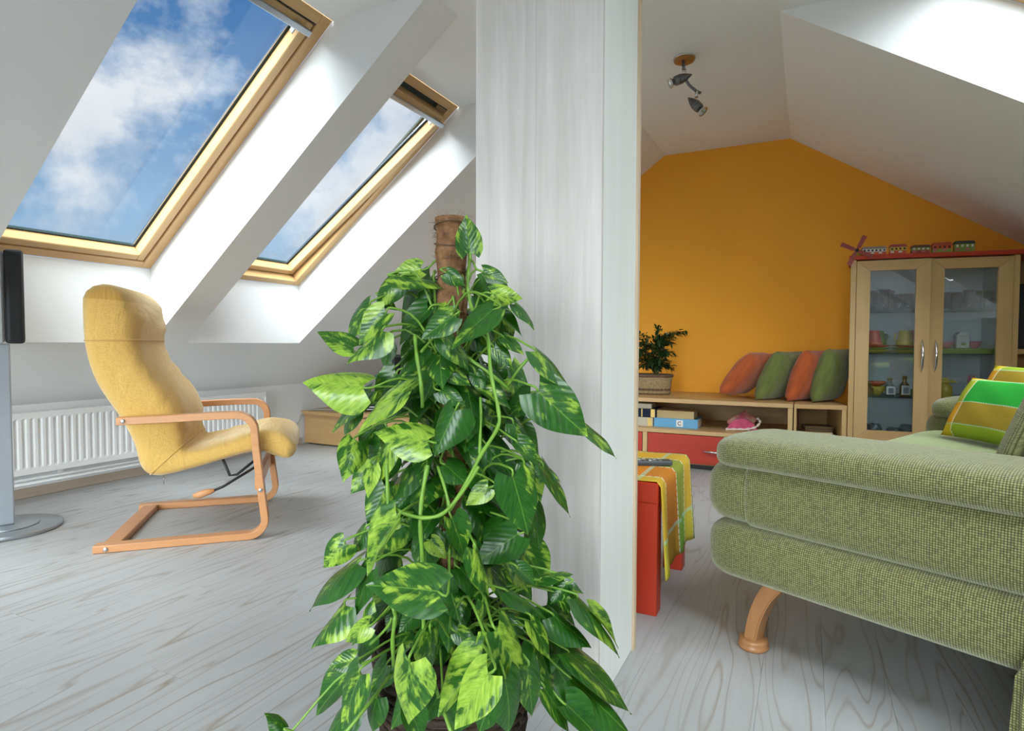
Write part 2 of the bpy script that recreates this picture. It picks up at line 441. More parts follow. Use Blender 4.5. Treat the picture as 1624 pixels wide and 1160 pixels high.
# ------------------------------------------------------------------ the room shell
floor = struct(box('floor', (XL-.1, YB-.1, -.12), (XR+.1, YG+.1, -.014), M_SOIL), 'pale whitewashed oak plank floor running through the attic', 'floor')
rnd = random.Random(3)
PWID, GAP = .1435, .0002
plank_meshes = {}
def plank_mesh(L):
    k = round(L, 2)
    if k not in plank_meshes:
        bm = bmesh.new(); bm_box(bm, (-PWID/2+GAP, -k/2+GAP, -.014), (PWID/2-GAP, k/2-GAP, 0), 0)
        # eased top edges
        es = [e for e in bm.edges if all(v.co.z > -.001 for v in e.verts)]
        bmesh.ops.bevel(bm, geom=es, offset=.0004, segments=1, affect='EDGES')
        me = finish_bm(bm, 'plank'); me.materials.append(M_FLOOR); plank_meshes[k] = me
    return plank_meshes[k]
x = XL
row = 0
while x < XR-.01:
    w = PWID
    y = YB
    first = [.6, 1.35, .95, 1.75, 1.15][row % 5]
    while y < YG-.01:
        L = first if y == YB else 2.0
        L = min(L, YG-y)
        if L < .15: break
        o = link('plank', plank_mesh(L), None, floor); o.location = (x+PWID/2, y+round(L, 2)/2, 0)
        y += L
    x += w; row += 1

struct(box('wall_left', (XL-.14, YB-.1, -.12), (XL, YG+.1, ZK+.02), M_KNEE), 'low white knee wall behind the radiator', 'wall')
struct(box('wall_right', (XR, YB-.1, -.12), (XR+.14, YG+.1, ZKR+.02), M_KNEE), 'low white knee wall behind the sofa', 'wall')
bb = struct(box('baseboard_left', (XL, YB, 0), (XL+.014, 3.69, .058), M_BASEB, bev=.003), 'beige wooden baseboard under the radiator', 'baseboard')

def slope_z_left(x): return ZK + (x-XL)*math.tan(PL)
def slope_z_right(x): return ZC - (x-XCR)*math.tan(PR)
def roof_mesh(name, wins, y0, y1, xk, zk, xt, zt, xb, off, p, side):
    """sloping ceiling from the knee (xk,zk) to the flat ceiling (xt,zt) with splayed skylight shafts:
    shaft bottom vertical at x = xb, top level with the flat ceiling"""
    V, F = [], []
    def q(*pts):
        i = len(V); V.extend(pts); F.append(tuple(range(i, i+len(pts))))
    def sz(x): return zk + (x-xk)*(zt-zk)/(xt-xk)
    zb = sz(xb)
    dv = off/math.cos(p)
    wz = zb + dv                       # window foot height, at x = xb
    run = dv/math.tan(p)
    xw = xt - side*run                 # window head, level with the ceiling
    ys = [y0]
    for a, b in wins: ys += [a, b]
    ys.append(y1)
    q((xk, y0, zk), (xk, y1, zk), (xb, y1, zb), (xb, y0, zb))
    for i in range(0, len(ys), 2):
        a, b = ys[i], ys[i+1]
        q((xb, a, zb), (xb, b, zb), (xt, b, zt), (xt, a, zt))
    for a, b in wins:
        q((xb, a, zb), (xb, b, zb), (xb, b, wz), (xb, a, wz))
        q((xt, a, zt), (xt, b, zt), (xw, b, zt), (xw, a, zt))
        for y in (a, b):
            q((xb, y, zb), (xb, y, wz), (xw, y, zt), (xt, y, zt))
    me = newmesh(name, V, F)
    return me, (xb, wz, xw)
XBL = -3.380
me, WGL = roof_mesh('ceiling_left', WL, YB, YG, XL, ZK, XCL, ZC, XBL, OFF, PL, 1)
struct(link('ceiling_left', me, M_WHITE), 'white sloping ceiling with deep skylight shafts over the radiator', 'ceiling')
XBR = 1.85
me, WGR = roof_mesh('ceiling_right', WR, YB, YG, XR, ZKR, XCR, ZC, XBR, OFR, PR, -1)
struct(link('ceiling_right', me, M_WHITE), 'white sloping ceiling descending over the sofa and cabinet', 'ceiling')
struct(box('ceiling', (XCL, YB, ZC), (XCR, YG, ZC+.1), M_WHITE), 'narrow flat white ceiling between the two slopes', 'ceiling')
# lower boxed slope against the orange gable, left of the spotlight
tb = math.tan(R(36.1))
struct(prism('ceiling_boxing', [(-1.04, ZC-.001), (-1.90, ZC-.86*tb), (-1.90, slope_z_left(-1.90)), (XCL, ZC)], 3.60, YG, 'y', M_WHITE), 'short sloping boxed ceiling beside the column above the orange wall', 'ceiling')

gp = [(XL-.1, -.1), (XL-.1, ZK), (XCL, ZC+.12), (XCR, ZC+.12), (XR+.1, ZKR), (XR+.1, -.1)]
def clip(poly, x, keep):
    out = []
    for i in range(len(poly)):
        a, b = poly[i], poly[(i+1) % len(poly)]
        ina, inb = (a[0]-x)*keep >= 0, (b[0]-x)*keep >= 0
        if ina: out.append(a)
        if ina != inb:
            t = (x-a[0])/(b[0]-a[0]); out.append((x, a[1]+t*(b[1]-a[1])))
    return out
struct(prism('wall_back', clip(gp, -1.95, 1), YG, YG+.15, 'y', M_ORANGE), 'warm orange gable wall behind the bench and cabinet', 'wall')
struct(prism('wall_back_left', clip(gp, -1.95, -1), YG, YG+.15, 'y', M_GABLE_W), 'white gable wall behind the television corner', 'wall')
# gable behind the camera, with a wide unseen window added for fill light
wb = []
OPX0, OPX1, OPZ0, OPZ1 = -2.38, .8, .06, 1.62
V = []; F = []
def wallq(x0, x1, z0, z1):
    i = len(V); V.extend([(x0, YB, z0), (x1, YB, z0), (x1, YB, z1), (x0, YB, z1)]); F.append((i, i+1, i+2, i+3))
wallq(XL, OPX0, 0, OPZ1); wallq(OPX1, XR, 0, OPZ1); wallq(OPX0, OPX1, 0, OPZ0)
i = len(V); V.extend([(XL, YB, OPZ1), (XR, YB, OPZ1), (XCR, YB, ZC+.1), (XCL, YB, ZC+.1)]); F.append((i, i+1, i+2, i+3))
struct(link('wall_front', newmesh('wall_front', V, F), M_WHITE), 'white gable wall behind the viewer', 'wall')
wn = bpy.data.objects.new('added_window_8', None); COL.objects.link(wn); struct(wn, 'wide unseen window added behind the viewer for fill light', 'window')
for k in range(5):
    xx = OPX0 + (OPX1-OPX0)*k/4
    box('mullion', (xx-.03, YB-.05, OPZ0), (xx+.03, YB+.02, OPZ1), M_PINE, wn)
for zz in (OPZ0, OPZ1): box('rail', (OPX0, YB-.05, zz-.03), (OPX1, YB+.02, zz+.03), M_PINEB, wn)
box('pane', (OPX0, YB-.02, OPZ0), (OPX1, YB-.014, OPZ1), M_PANE, wn)

# ------------------------------------------------------------------ roof windows
def roof_window(name, y0, y1, foot, pitch, side, label, tilt=0.0, detailed=True, slot=0.0):
    xb, zb, xt = foot
    L = abs(xt-xb)/math.cos(pitch)
    bx = Vector((side*math.cos(pitch), 0, math.sin(pitch))); nn = Vector((-side*math.sin(pitch), 0, math.cos(pitch)))
    yy = Vector((0, 1, 0)); W = y1-y0
    o = bpy.data.objects.new(name, None); COL.objects.link(o); struct(o, label, 'window')
    # local frame: x = along the width (+y), y = up the slope, z = outwards
    m = Matrix((( yy.x, bx.x, nn.x, xb), (yy.y, bx.y, nn.y, y0), (yy.z, bx.z, nn.z, zb), (0, 0, 0, 1)))
    o.matrix_world = m
    fs, fb = .058, .046
    hy = .085
    box('frame_side', (0, 0, 0), (fs, L, hy), M_PINE, o, .003)
    box('frame_side', (W-fs, 0, 0), (W, L, hy), M_PINE, o, .003)
    box('frame_foot', (fs-.001, 0, 0), (W-fs+.001, fb, hy), M_PINEB, o, .003)
    box('frame_head', (fs-.001, L-.055, 0), (W-fs+.001, L, hy), M_PINEB, o, .003)
    box('gap_shade_strip', (fs, L-.0605, .004), (W-fs, L-.0552, hy-.002), M_BLACK, o)  # black strip paints in the shade of the gap above the sash
    # outer flashing closing the gap between frame and sash
    for nm, lo, hi in (('flashing', (0, 0, hy), (.085, L, hy+.012)), ('flashing', (W-.085, 0, hy), (W, L, hy+.012)), ('flashing', (.08, 0, hy), (W-.08, .075, hy+.012)), ('flashing', (.08, L-.13, hy), (W-.08, L, hy+.012))):
        box(nm, lo, hi, M_GASKET, o)
    s = bpy.data.objects.new('sash', None); COL.objects.link(s); s.parent = o
    s.location = (0, L/2, .03); s.rotation_euler = (R(tilt), 0, 0)
    g = .0045; sw = .042
    a0, a1 = fs+g, W-fs-g; b0, b1 = fb+g-L/2, L-.0605-g-slot-L/2
    z0, z1 = -.024, .052
    box('sash_side', (a0, b0, z0), (a0+sw, b1, z1), M_PINE, s, .004)
    box('sash_side', (a1-sw, b0, z0), (a1, b1, z1), M_PINE, s, .004)
    box('sash_foot', (a0+sw-.001, b0, z0), (a1-sw+.001, b0+sw, z1), M_PINEB, s, .004)
    box('sash_head', (a0+sw-.001, b1-sw, z0), (a1-sw+.001, b1, z1), M_PINEB, s, .004)
    i0, i1, j0, j1 = a0+sw, a1-sw, b0+sw, b1-sw
    gw = .009
    bm = bmesh.new()
    for lo, hi in (((i0-.001, j0, .036), (i0+gw, j1, .052)), ((i1-gw, j0, .036), (i1+.001, j1, .052)), ((i0+gw, j0-.001, .036), (i1-gw, j0+gw, .052)), ((i0+gw, j1-gw, .036), (i1-gw, j1+.001, .052))):
        bm_box(bm, lo, hi)
    link('gasket', finish_bm(bm, 'gasket'), M_GASKET, s)
    bm = bmesh.new(); e = .006
    for lo, hi in (((i0+gw, j0+gw, .040), (i0+gw+e, j1-gw, .050)), ((i1-gw-e, j0+gw, .040), (i1-gw, j1-gw, .050))):
        bm_box(bm, lo, hi)
    link('glass_spacer', finish_bm(bm, 'glass_spacer'), M_CHROME, s)
    box('pane', (i0+gw-.003, j0+gw-.003, .044), (i1-gw+.003, j1-gw+.003, .048), M_PANE, s)
    if detailed:
        # aluminium ventilation bar below the head of the sash, with its two brackets
        box('ventilation_bar', (a0+.02, b1-.052, z0-.034), (a1-.012, b1-.022, z0-.018), M_GREY, s, .004, 2)
        for xx in (a0+.10, a1-.075):
            box('bar_bracket', (xx-.013, b1-.050, z0-.020), (xx+.013, b1-.024, z0+.002), M_GREY, s, .003)
        box('hinge_plate', (a1-sw-.004, b1-sw-.055, .004), (a1-sw+.001, b1-sw-.004, .030), M_GREY, s, .002)
    return o
roof_window('window_1', *WL[2], WGL, PL, 1, 'large pine roof window above the armchair showing blue sky')
roof_window('window_2', *WL[3], WGL, PL, 1, 'pine roof window nearest the column, tilted slightly open', tilt=-3.6, slot=.030)
roof_window('added_window_3', *WL[1], WGL, PL, 1, 'pine roof window added for light left of the one above the armchair, out of view', detailed=False)
roof_window('added_window_4', *WL[0], WGL, PL, 1, 'unseen pine roof window added for light above the viewer on the left slope', detailed=False)
roof_window('window_5', *WR[2], WGR, PR, -1, 'pine roof window above the sofa on the right slope', detailed=False)
roof_window('added_window_6', *WR[1], WGR, PR, -1, 'second pine roof window on the right slope, unseen and added for light', detailed=False)
roof_window('added_window_7', *WR[0], WGR, PR, -1, 'unseen roof window added for light on the right slope beside the viewer', detailed=False)

# ------------------------------------------------------------------ boxed column clad with limed boards
col = struct(box('wall_center', (-.735, 1.313, 0), (-.432, 1.600, ZC), M_COLS), 'floor to ceiling column clad in limed oak boards', 'column')
box('board', (-.747, 1.300, .006), (-.5841, 1.3125, ZC-.001), M_COLW, col, .0006)
box('board', (-.5839, 1.300, .006), (-.4200, 1.3125, ZC-.001), M_COLW, col, .0006)
box('side_board', (-.4315, 1.3135, .004), (-.4200, 1.597, ZC-.001), M_COLS, col, .0012)
box('side_board', (-.747, 1.3135, .004), (-.7355, 1.597, ZC-.001), M_COLS, col, .0012)
box('edge_strip', (-.747, 1.598, .0), (-.4140, 1.620, ZC-.001), M_EDGE, col, .0012)

# ------------------------------------------------------------------ radiator
rad = thing('radiator', 'long white ribbed panel radiator under the skylights', 'radiator', (XL, 2.0, 0))
ya, yb = .75-2.0, 3.245-2.0
V, F = [], []
pitch = .0372*1.0
yy_ = ya+.03; secs = [(ya, .0)]
while yy_ + pitch < yb-.03:
    secs += [(yy_, 0), (yy_+.006, .010), (yy_+.020, .010), (yy_+.026, 0)]
    yy_ += pitch
secs.append((yb, 0))
rows_ = [(.142, 0), (.172, 0), (.182, 1), (.435, 1), (.445, 0), (.470, 0)]
for z, k in rows_:
    for y, d in secs: V.append((.098-.0+(-d if k == 0 else 0)*0 + (d-.010 if k else 0), y, z))
n = len(secs)
for r_ in range(len(rows_)-1):
    for i in range(n-1): F.append((r_*n+i, r_*n+i+1, (r_+1)*n+i+1, (r_+1)*n+i))
link('front_panel', newmesh('front_panel', V, F), M_RAD, rad)
box('back_panel', (.030, ya, .142), (.040, yb, .468), M_RAD, rad)
box('side_cover', (.028, yb-.002, .140), (.099, yb+.004, .474), M_RAD, rad, .002)
box('side_cover', (.028, ya-.004, .140), (.099, ya+.002, .474), M_RAD, rad, .002)
bm = bmesh.new()
bm_box(bm, (.028, ya, .470), (.036, yb, .476)); bm_box(bm, (.092, ya, .470), (.100, yb, .476))
k = ya+.02
while k < yb-.02:
    bm_box(bm, (.036, k, .471), (.092, k+.008, .475)); k += .030
link('top_grille', finish_bm(bm, 'top_grille'), M_RAD, rad)
for y in (ya+.3, -.15, yb-.35):
    box('wall_bracket', (0.001, y, .11), (.034, y+.03, .44), M_RAD, rad)
tube('pipe', [(.055, yb-.05, .145), (.055, yb-.05, .10), (.055, yb-.10, .085), (.055, ya, .085)], .009, M_RAD, rad, 8)
tube('pipe', [(.03, yb-.02, .145), (.03, yb-.02, .11), (.03, yb-.08, .104), (.03, ya, .104)], .009, M_RAD, rad, 8)
box('pipe_cover', (0.0145, ya, .058), (.020, yb-.1, .125), M_RAD, rad)
# ------------------------------------------------------------------ television corner
tvs = thing('tv_stand', 'low light wood corner stand carrying the television behind the plant', 'tv stand', (XL, 3.70, 0))
poly = [(.006, .0), (.53, .0), (1.30, .655), (1.30, 1.095), (.006, 1.095)]
prism('body', [(.02, .012), (.515, .012), (1.28, .66), (1.28, 1.09), (.02, 1.09)], .012, .252, 'z', M_MAPLEX, tvs)
prism('top', [(.006, -.014), (.537, -.014), (1.315, .650), (1.315, 1.095), (.006, 1.095)], .253, .283, 'z', M_MAPLEX, tvs, .002)
prism('plinth', [(.04, .04), (.50, .04), (1.25, .68), (1.25, 1.07), (.04, 1.07)], 0, .012, 'z', M_BLACK, tvs)
d = Vector((.765, .648, 0)).normalized(); nrm = Vector((d.y, -d.x, 0))
def on_front(a, h): p = Vector((.515, .012, 0))+d*a+nrm*h; return p
for a0, a1 in ((.02, .49), (.50, .97)):
    mt = Matrix.Translation(on_front(a0, 0.0)) @ Matrix(((d.x, nrm.x, 0, 0), (d.y, nrm.y, 0, 0), (0, 0, 1, 0), (0, 0, 0, 1)))
    dr = box('drawer_front', (0, 0.0005, .03), (a1-a0, .016, .240), M_MAPLEX, tvs, .0015, mtx=mt)
    box('handle', ((a1-a0)/2-.06, .016, .13), ((a1-a0)/2+.06, .030, .142), M_CHROME, dr, .003, mtx=mt)
ang = math.atan2(d.y, d.x)
tv = thing('television', 'black flat television standing on the corner stand behind the plant', 'television', (XL+.86, 3.70+.70, .2835), ang)
box('screen_panel', (-.36, -.03, .06), (.36, .03, .47), M_BLACK, tv, .006, 2)
box('screen', (-.335, -.0312, .085), (.335, -.0302, .445), plain('dark_screen', (.006, .007, .009), .12, .6), tv)
box('neck', (-.06, -.02, .02), (.06, .02, .07), M_BLACK, tv, .004)
box('foot', (-.20, -.10, 0), (.20, .10, .02), M_BLACK, tv, .006, 2)
pl_ = thing('media_player', 'flat black player with pale stripes on the low corner stand', 'player', (XL+.53, 3.70+.14, .2835), ang)
box('case', (-.20, .0, .006), (.23, .22, .056), M_BLACK, pl_, .003)
M_PALE = plain('pale_plastic', (.72, .73, .74), .4)
for z in (.016, .036): box('stripe', (-.195, -.0015, z), (.225, .001, z+.007), M_PALE, pl_)
for xx in (-.17, .18): box('foot', (xx-.01, .02, 0), (xx+.01, .20, .0065), M_BLACK, pl_)
rt_ = thing('router_box', 'small upright black box standing on the striped player', 'box', (XL+.398, 3.872, .3400), ang)
box('case', (-.03, -.05, .0), (.03, .05, .13), M_BLACK, rt_, .006, 2)
tube('antenna', [(.0, .04, .125), (.0, .045, .19)], .004, M_BLACK, rt_, 6)
vz = thing('glass_vase', 'slender green glass vase on the corner stand before the television', 'vase', (XL+.40, 3.70+.50, .2835), 0)
lathe('body', [(.001, .002), (.026, .002), (.030, .03), (.024, .16), (.016, .24), (.020, .29), (.017, .29), (.013, .24), (.020, .16), (.025, .02), (.001, .01)], plain('green_glass', (.10, .30, .20), .15, .6), vz, 16)
cord = tube('wall_cord', spline([(XL+.012, 3.30, .11), (XL+.02, 3.42, .085), (XL+.03, 3.55, .12), (XL+.012, 3.66, .20), (XL+.025, 3.70-.02, .262), (XL+.08, 3.75, .2875), (XL+.25, 3.84, .288), (XL+.33, 3.92, .288)]), .0035, M_GREY)
tag(cord, 'thin grey cord running along the wall to the corner stand', 'cord')

# ------------------------------------------------------------------ loudspeaker on its stand
sb = Vector((-3.235, 1.372, 0))
SPA = R(67)
ls = thing('speaker_stand', 'grey metal speaker stand with round floor disc at the left edge', 'stand', sb, SPA)
lathe('base_disc', [(.001, 0), (.200, 0), (.205, .004), (.205, .014), (.200, .019), (.12, .021), (.001, .0215)], M_GREY, ls, 48)
lathe('disc_cap', [(.118, .0216), (.118, .025), (.112, .027), (.001, .027)], M_GREY, ls, 40)
box('pole', (-.028, -.016, .0275), (.028, .016, .845), plain('stand_pole_grey', (.34, .37, .41), .45, .5, .4), ls, .006, 2)
tube('cable', [(-.01, .019, .03), (-.01, .020, .84)], .003, M_BLACK, ls, 6)
sp_ = thing('loudspeaker', 'slim silver and black loudspeaker on top of the grey stand', 'loudspeaker', sb+Vector((0, 0, .8455)), SPA)
box('cabinet', (-.115, -.056, 0), (.0115, .056, .415), plain('silver_shell', (.62, .66, .70), .25, .5, .6), sp_, .02, 3, smooth=False)
box('grille', (.012, -.058, .0), (.082, .058, .419), M_BLACK, sp_, .018, 3)
lathe('dial', [(.001, 0), (.022, 0), (.020, .012), (.001, .013)], M_CHROME, sp_, 20, mtx=Matrix.Translation((-.06, -.0585, .16)) @ Matrix.Rotation(R(90), 4, 'X'))

# ------------------------------------------------------------------ armchair
CA = Vector((-2.554, 1.364, 0)); CF = Vector((.715, .699, 0)).normalized(); CG = Vector((-CF.y, CF.x, 0))
chair = thing('armchair', 'yellow fabric cantilever armchair with bent beech frame', 'armchair')
chair.matrix_world = Matrix(((CF.x, CG.x, 0, CA.x), (CF.y, CG.y, 0, CA.y), (0, 0, 1, 0), (0, 0, 0, 1)))
def arc(c, r, a0, a1, n=7): return [(c[0]+r*math.cos(R(a0+(a1-a0)*i/n)), c[1]+r*math.sin(R(a0+(a1-a0)*i/n))) for i in range(n+1)]
def ribbon(name, path, th, y0, y1, mat, parent, bev=.0025):
    """flat laminated strip: centreline (x,z) path, thickness th, from y0 to y1"""
    P = [Vector((a, b)) for a, b in path]; up, dn = [], []
    for i, p in enumerate(P):
        t = (P[min(i+1, len(P)-1)]-P[max(i-1, 0)]).normalized(); n_ = Vector((-t.y, t.x))
        up.append(p+n_*th/2); dn.append(p-n_*th/2)
    ring = []; V, F = [], []
    for i in range(len(P)):
        for (pt, y) in ((up[i], y0), (up[i], y1), (dn[i], y1), (dn[i], y0)): V.append((pt.x, y, pt.y))
    for i in range(len(P)-1):
        for k in range(4): F.append((i*4+k, i*4+(k+1) % 4, (i+1)*4+(k+1) % 4, (i+1)*4+k))
    F.append((0, 1, 2, 3)); F.append(tuple((len(P)-1)*4+k for k in (3, 2, 1, 0)))
    bm = bmesh.new(); me_ = newmesh(name, V, F); bm.from_mesh(me_)
    bmesh.ops.recalc_face_normals(bm, faces=bm.faces)
    long = [e for e in bm.edges if len({v.index//4 for v in e.verts}) == 2]
    bmesh.ops.bevel(bm, geom=long, offset=bev, segments=1, affect='EDGES')
    bm.to_mesh(me_); bm.free()
    return link(name, me_, mat, parent)
CWID = .70
fp = [(0.0, .016), (.2, .016), (.40, .016)] + arc((.575, .082), .066, -90, 8, 8) + [(.628, .20), (.610, .38)] + arc((.532, .470), .072, -4, 88, 8) + [(.45, .542), (.28, .536), (.09, .532)]
for y in (0.0, CWID-.055):
    fr_ = ribbon('side_frame', fp, .030, y, y+.055, M_BEECH, chair)
    for (bx_, bz_) in ((.045, .016), (.115, .533), (.626, .215)):
        if y == 0.0:
            lathe('bolt', [(.001, 0), (.009, 0), (.009, .003), (.006, .005), (.001, .005)], M_CHROME, fr_, 12, mtx=Matrix.Translation((bx_, -.0005, bz_)) @ Matrix.Rotation(R(90), 4, 'X'))
box('cross_rail', (.02, .056, .003), (.085, CWID-.056, .029), M_BEECH, chair, .003)
box('cross_rail', (.598, .056, .205), (.622, CWID-.056, .270), M_BEECH, chair, .003)
box('cross_rail', (.175, .14, .330), (.200, CWID-.14, .372), M_BEECH, chair, .003)
tube('recline_rod', [(.60, .12, .33), (.52, .12, .265), (.49, .12, .262), (.46, .12, .345)], .006, M_BLACK, chair, 8)
tube('recline_rod', [(.60, .10, .300), (.47, .075, .225), (.43, .07, .210)], .006, M_BLACK, chair, 8)
tube('recline_lever', [(.435, .07, .212), (.41, .07, .206), (.375, .07, .196), (.352, .07, .192)], [.008, .014, .016, .009], M_BEECH, chair, 10)
tube('strap_end', [(.235, .1, .285), (.235, .1, .245)], .0015, M_CHROME, chair, 5)
# upholstery: cushion shell following the bent profile (rear/under line and front/top line)
rear = [(-.060, 1.035), (-.062, .96), (-.058, .86), (-.042, .758), (-.006, .655), (.062, .535), (.112, .425), (.130, .345), (.150, .300), (.190, .276), (.255, .280), (.39, .312), (.52, .348), (.61, .362), (.67, .338), (.715, .322)]
front = [(.138, 1.02), (.155, .941), (.150, .861), (.168, .80), (.212, .727), (.278, .63), (.312, .55), (.318, .48), (.318, .445), (.330, .415), (.345, .402), (.43, .415), (.54, .445), (.62, .468), (.70, .462), (.752, .428)]
def loft_cushion(name, A, B, y0, y1, mat, parent, nth=6, ny=14, er=.045):
    """shell between two (x,z) lines, rounded at both long sides, ends rounded"""
    A = [Vector((a, 0, b)) for a, b in A]; B = [Vector((a, 0, b)) for a, b in B]
    A = spline(A, 3); B = spline(B, 3)
    n = len(A)
    arcs = [0]
    for i in range(1, n): arcs.append(arcs[-1]+(A[i]-A[i-1]).length)
    # head end and front end roundings
    ring = 2*nth+2*ny
    V, F, U = [], [], []
    for i in range(n):
        a, b = A[i], B[i]; c = (a+b)/2; h = (b-a)/2
        sec = []
        for k in range(ring):
            t = 2*math.pi*k/ring
            cx_, sx_ = math.cos(t), math.sin(t)
            py_ = math.copysign(abs(cx_)**.35, cx_); ph_ = math.copysign(abs(sx_)**.55, sx_)
            sec.append((py_, ph_))
        for k, (py_, ph_) in enumerate(sec):
            y = (y0+y1)/2 + py_*(y1-y0)/2
            p = c + h*ph_
            w = .005*math.sin(arcs[i]*55+3*py_)*math.sin(arcs[i]*9+1.3) + .004*math.sin(py_*9+arcs[i]*13)
            if ph_ > .2: p = p + h.normalized()*w*ph_
            V.append((p.x, y, p.z)); U.append((arcs[i], k/ring*1.5))
    for i in range(n-1):
        for k in range(ring):
            F.append((i*ring+k, i*ring+(k+1) % ring, (i+1)*ring+(k+1) % ring, (i+1)*ring+k))
    # domed ends
    for base, prev in ((0, 1), (n-1, n-2)):
        cen = Vector((0, 0, 0)); ringv = [Vector(V[base*ring+k]) for k in range(ring)]
        for v in ringv: cen += v/ring
        dirv = ((A[base]+B[base])/2-(A[prev]+B[prev])/2).normalized()
        hl = (B[base]-A[base]).length/2
        last = base*ring
        for s, q in ((.86, .30), (.60, .55), (.25, .68)):
            st = len(V)
            for k in range(ring):
                v = ringv[k]; rel = v-cen
                V.append((cen.x+rel.x*s+dirv.x*hl*q, cen.y+rel.y*(1-(1-s)*.30), cen.z+rel.z*s+dirv.z*hl*q)); U.append(U[base*ring+k])
            for k in range(ring): F.append((last+k, last+(k+1) % ring, st+(k+1) % ring, st+k))
            last = st
        F.append(tuple(last+k for k in range(ring)))
    me_ = newmesh(name, V, F, True, U)
    bm = bmesh.new(); bm.from_mesh(me_); bmesh.ops.recalc_face_normals(bm, faces=bm.faces); bm.to_mesh(me_); bm.free()
    return link(name, me_, mat, parent)
CY0, CY1 = .066, CWID-.066
cush = loft_cushion('cushion', rear, front, CY0, CY1, M_YELLOW, chair)
# gathered head pillow seam and seat crease piping, following the cushion's own cross-section
def seam(name, i, out, parent):
    ring = 40
    me_ = parent.data; c = Vector((0, 0, 0)); P = [me_.vertices[i*ring+k].co.copy() for k in range(ring)]
    for p in P: c += p/ring
    pts = [p+(p-c).normalized()*out for p in P]; pts.append(pts[0])
    return tube(name, pts, .0042, M_YELLOW, parent, 6)
seam('head_seam', 6, -.0005, cush)
seam('seat_seam', 26, -.0005, cush)
# ------------------------------------------------------------------ bench along the orange wall
BX0, BX1, BYF = -1.95, -.072, 4.12
bench = thing('storage_bench', 'long low maple bench with red drawers against the orange wall', 'bench', (0, 0, 0))
box('top', (BX0, BYF, .449), (BX1, YG-.002, .477), M_MAPLEX, bench, .002)
box('shelf', (BX0+.02, BYF+.004, .238), (BX1-.032, YG-.02, .266), M_MAPLEX, bench, .002)
box('back_panel', (BX0+.02, YG-.018, .03), (BX1-.002, YG-.004, .449), M_DARKIN, bench)
box('plinth', (BX0+.03, BYF+.05, 0), (BX1-.03, YG-.03, .034), M_BLACK, bench)
box('bottom_panel', (BX0+.02, BYF+.02, .0345), (BX1-.034, YG-.019, .048), M_DARKIN, bench)
box('end_panel', (BX1-.030, BYF+.001, .030), (BX1-.001, YG-.019, .4488), M_MAPLE, bench, .002)
box('end_panel', (BX0, BYF+.001, .030), (BX0+.0195, YG-.019, .4488), M_MAPLE, bench, .002)
box('divider', (-1.022, BYF+.001, .048), (-.990, YG-.02, .2378), M_MAPLE, bench, .002)
for x0, x1 in ((-1.90, -1.026), (-.986, -.108)):
    dr = box('drawer_front', (x0, BYF+.003, .044), (x1, BYF+.021, .2345), M_REDF, bench, .0015)
    cx_ = (x0+x1)/2+.02
    pth = [(cx_-.088+.176*i/10, BYF-.0+.003-.020*math.sin(math.pi*i/10), .132) for i in range(11)]
    tube('handle', pth, [.003+.0045*math.sin(math.pi*i/10) for i in range(11)], M_CHROME, dr, 8)
TH = R(8.5)
CB = Vector((-.070, BYF, 0))
corner = thing('corner_shelf', 'small open maple shelf unit between bench and glass cabinet', 'shelf', CB, TH)
DC = .46
KS = .152
prism('top', [(.003, 0), (.300, 0), (.300, DC), (.003+KS*DC, DC)], .449, .477, 'z', M_MAPLEX, corner, .002)
prism('side_panel', [(.004, .001), (.018, .001), (.018+KS*DC, DC), (.004+KS*DC, DC)], .03, .4488, 'z', M_MAPLE, corner)
box('side_panel', (.272, .001, .03), (.299, DC, .4488), M_MAPLE, corner, .002)
box('back_panel', (.020+KS*DC, DC-.015, .03), (.271, DC-.002, .4488), M_DARKIN, corner)
prism('shelf', [(.019, .004), (.271, .004), (.271, DC-.016), (.019+KS*(DC-.016), DC-.016)], .238, .266, 'z', M_MAPLEX, corner)
box('drawer_front', (.022, .002, .044), (.268, .018, .2345), M_REDF, corner, .0015)
prism('plinth', [(.03, .03), (.27, .03), (.27, DC-.03), (.03+KS*DC, DC-.03)], 0, .0299, 'z', M_BLACK, corner)

# ------------------------------------------------------------------ glass cabinet
cab = thing('display_cabinet', 'maple display cabinet with two glass doors and red top', 'cabinet', CB, TH)
X0, X1, DEP = .303, 1.152, .40
SK = .21
prism('side_panel', [(X0, 0), (X0+.030, 0), (X0+.030+SK*(DEP-.016), DEP-.016), (X0+SK*(DEP-.016), DEP-.016)], 0, 1.362, 'z', M_MAPLE, cab, .001)
box('side_panel', (X1-.030, 0, .0), (X1, DEP, 1.362), M_MAPLE, cab, .002)
box('back_panel', (X0+SK*DEP, DEP-.014, .05), (X1-.0305, DEP-.002, 1.361), M_CABIN, cab)
prism('inner_lining', [(X0+.0305+SK*.03, .03), (X0+.0335+SK*.03, .03), (X0+.0335+SK*(DEP-.017), DEP-.017), (X0+.0305+SK*(DEP-.017), DEP-.017)], .30, 1.34, 'z', M_CABIN, cab)
box('inner_lining', (X1-.034, .03, .30), (X1-.0305, DEP-.015, 1.34), M_CABIN, cab)
box('bottom_panel', (X0+.12, .012, .270), (X1-.0345, DEP-.015, .292), M_CABIN, cab)
prism('top_panel', [(X0-.014, -.022), (X1+.43, -.022), (X1+.43, DEP+.005), (X0-.014+SK*DEP, DEP+.005)], 1.3625, 1.388, 'z', M_RED, cab, .002)
box('center_post', ((X0+X1)/2-.012, .028, .292), ((X0+X1)/2+.012, .046, 1.36), M_MAPLE, cab)
box('base_panel', (X0+.031, .006, .0), (X1-.031, .024, .269), M_MAPLE, cab)
SHZ = (1.064, .800, .534)
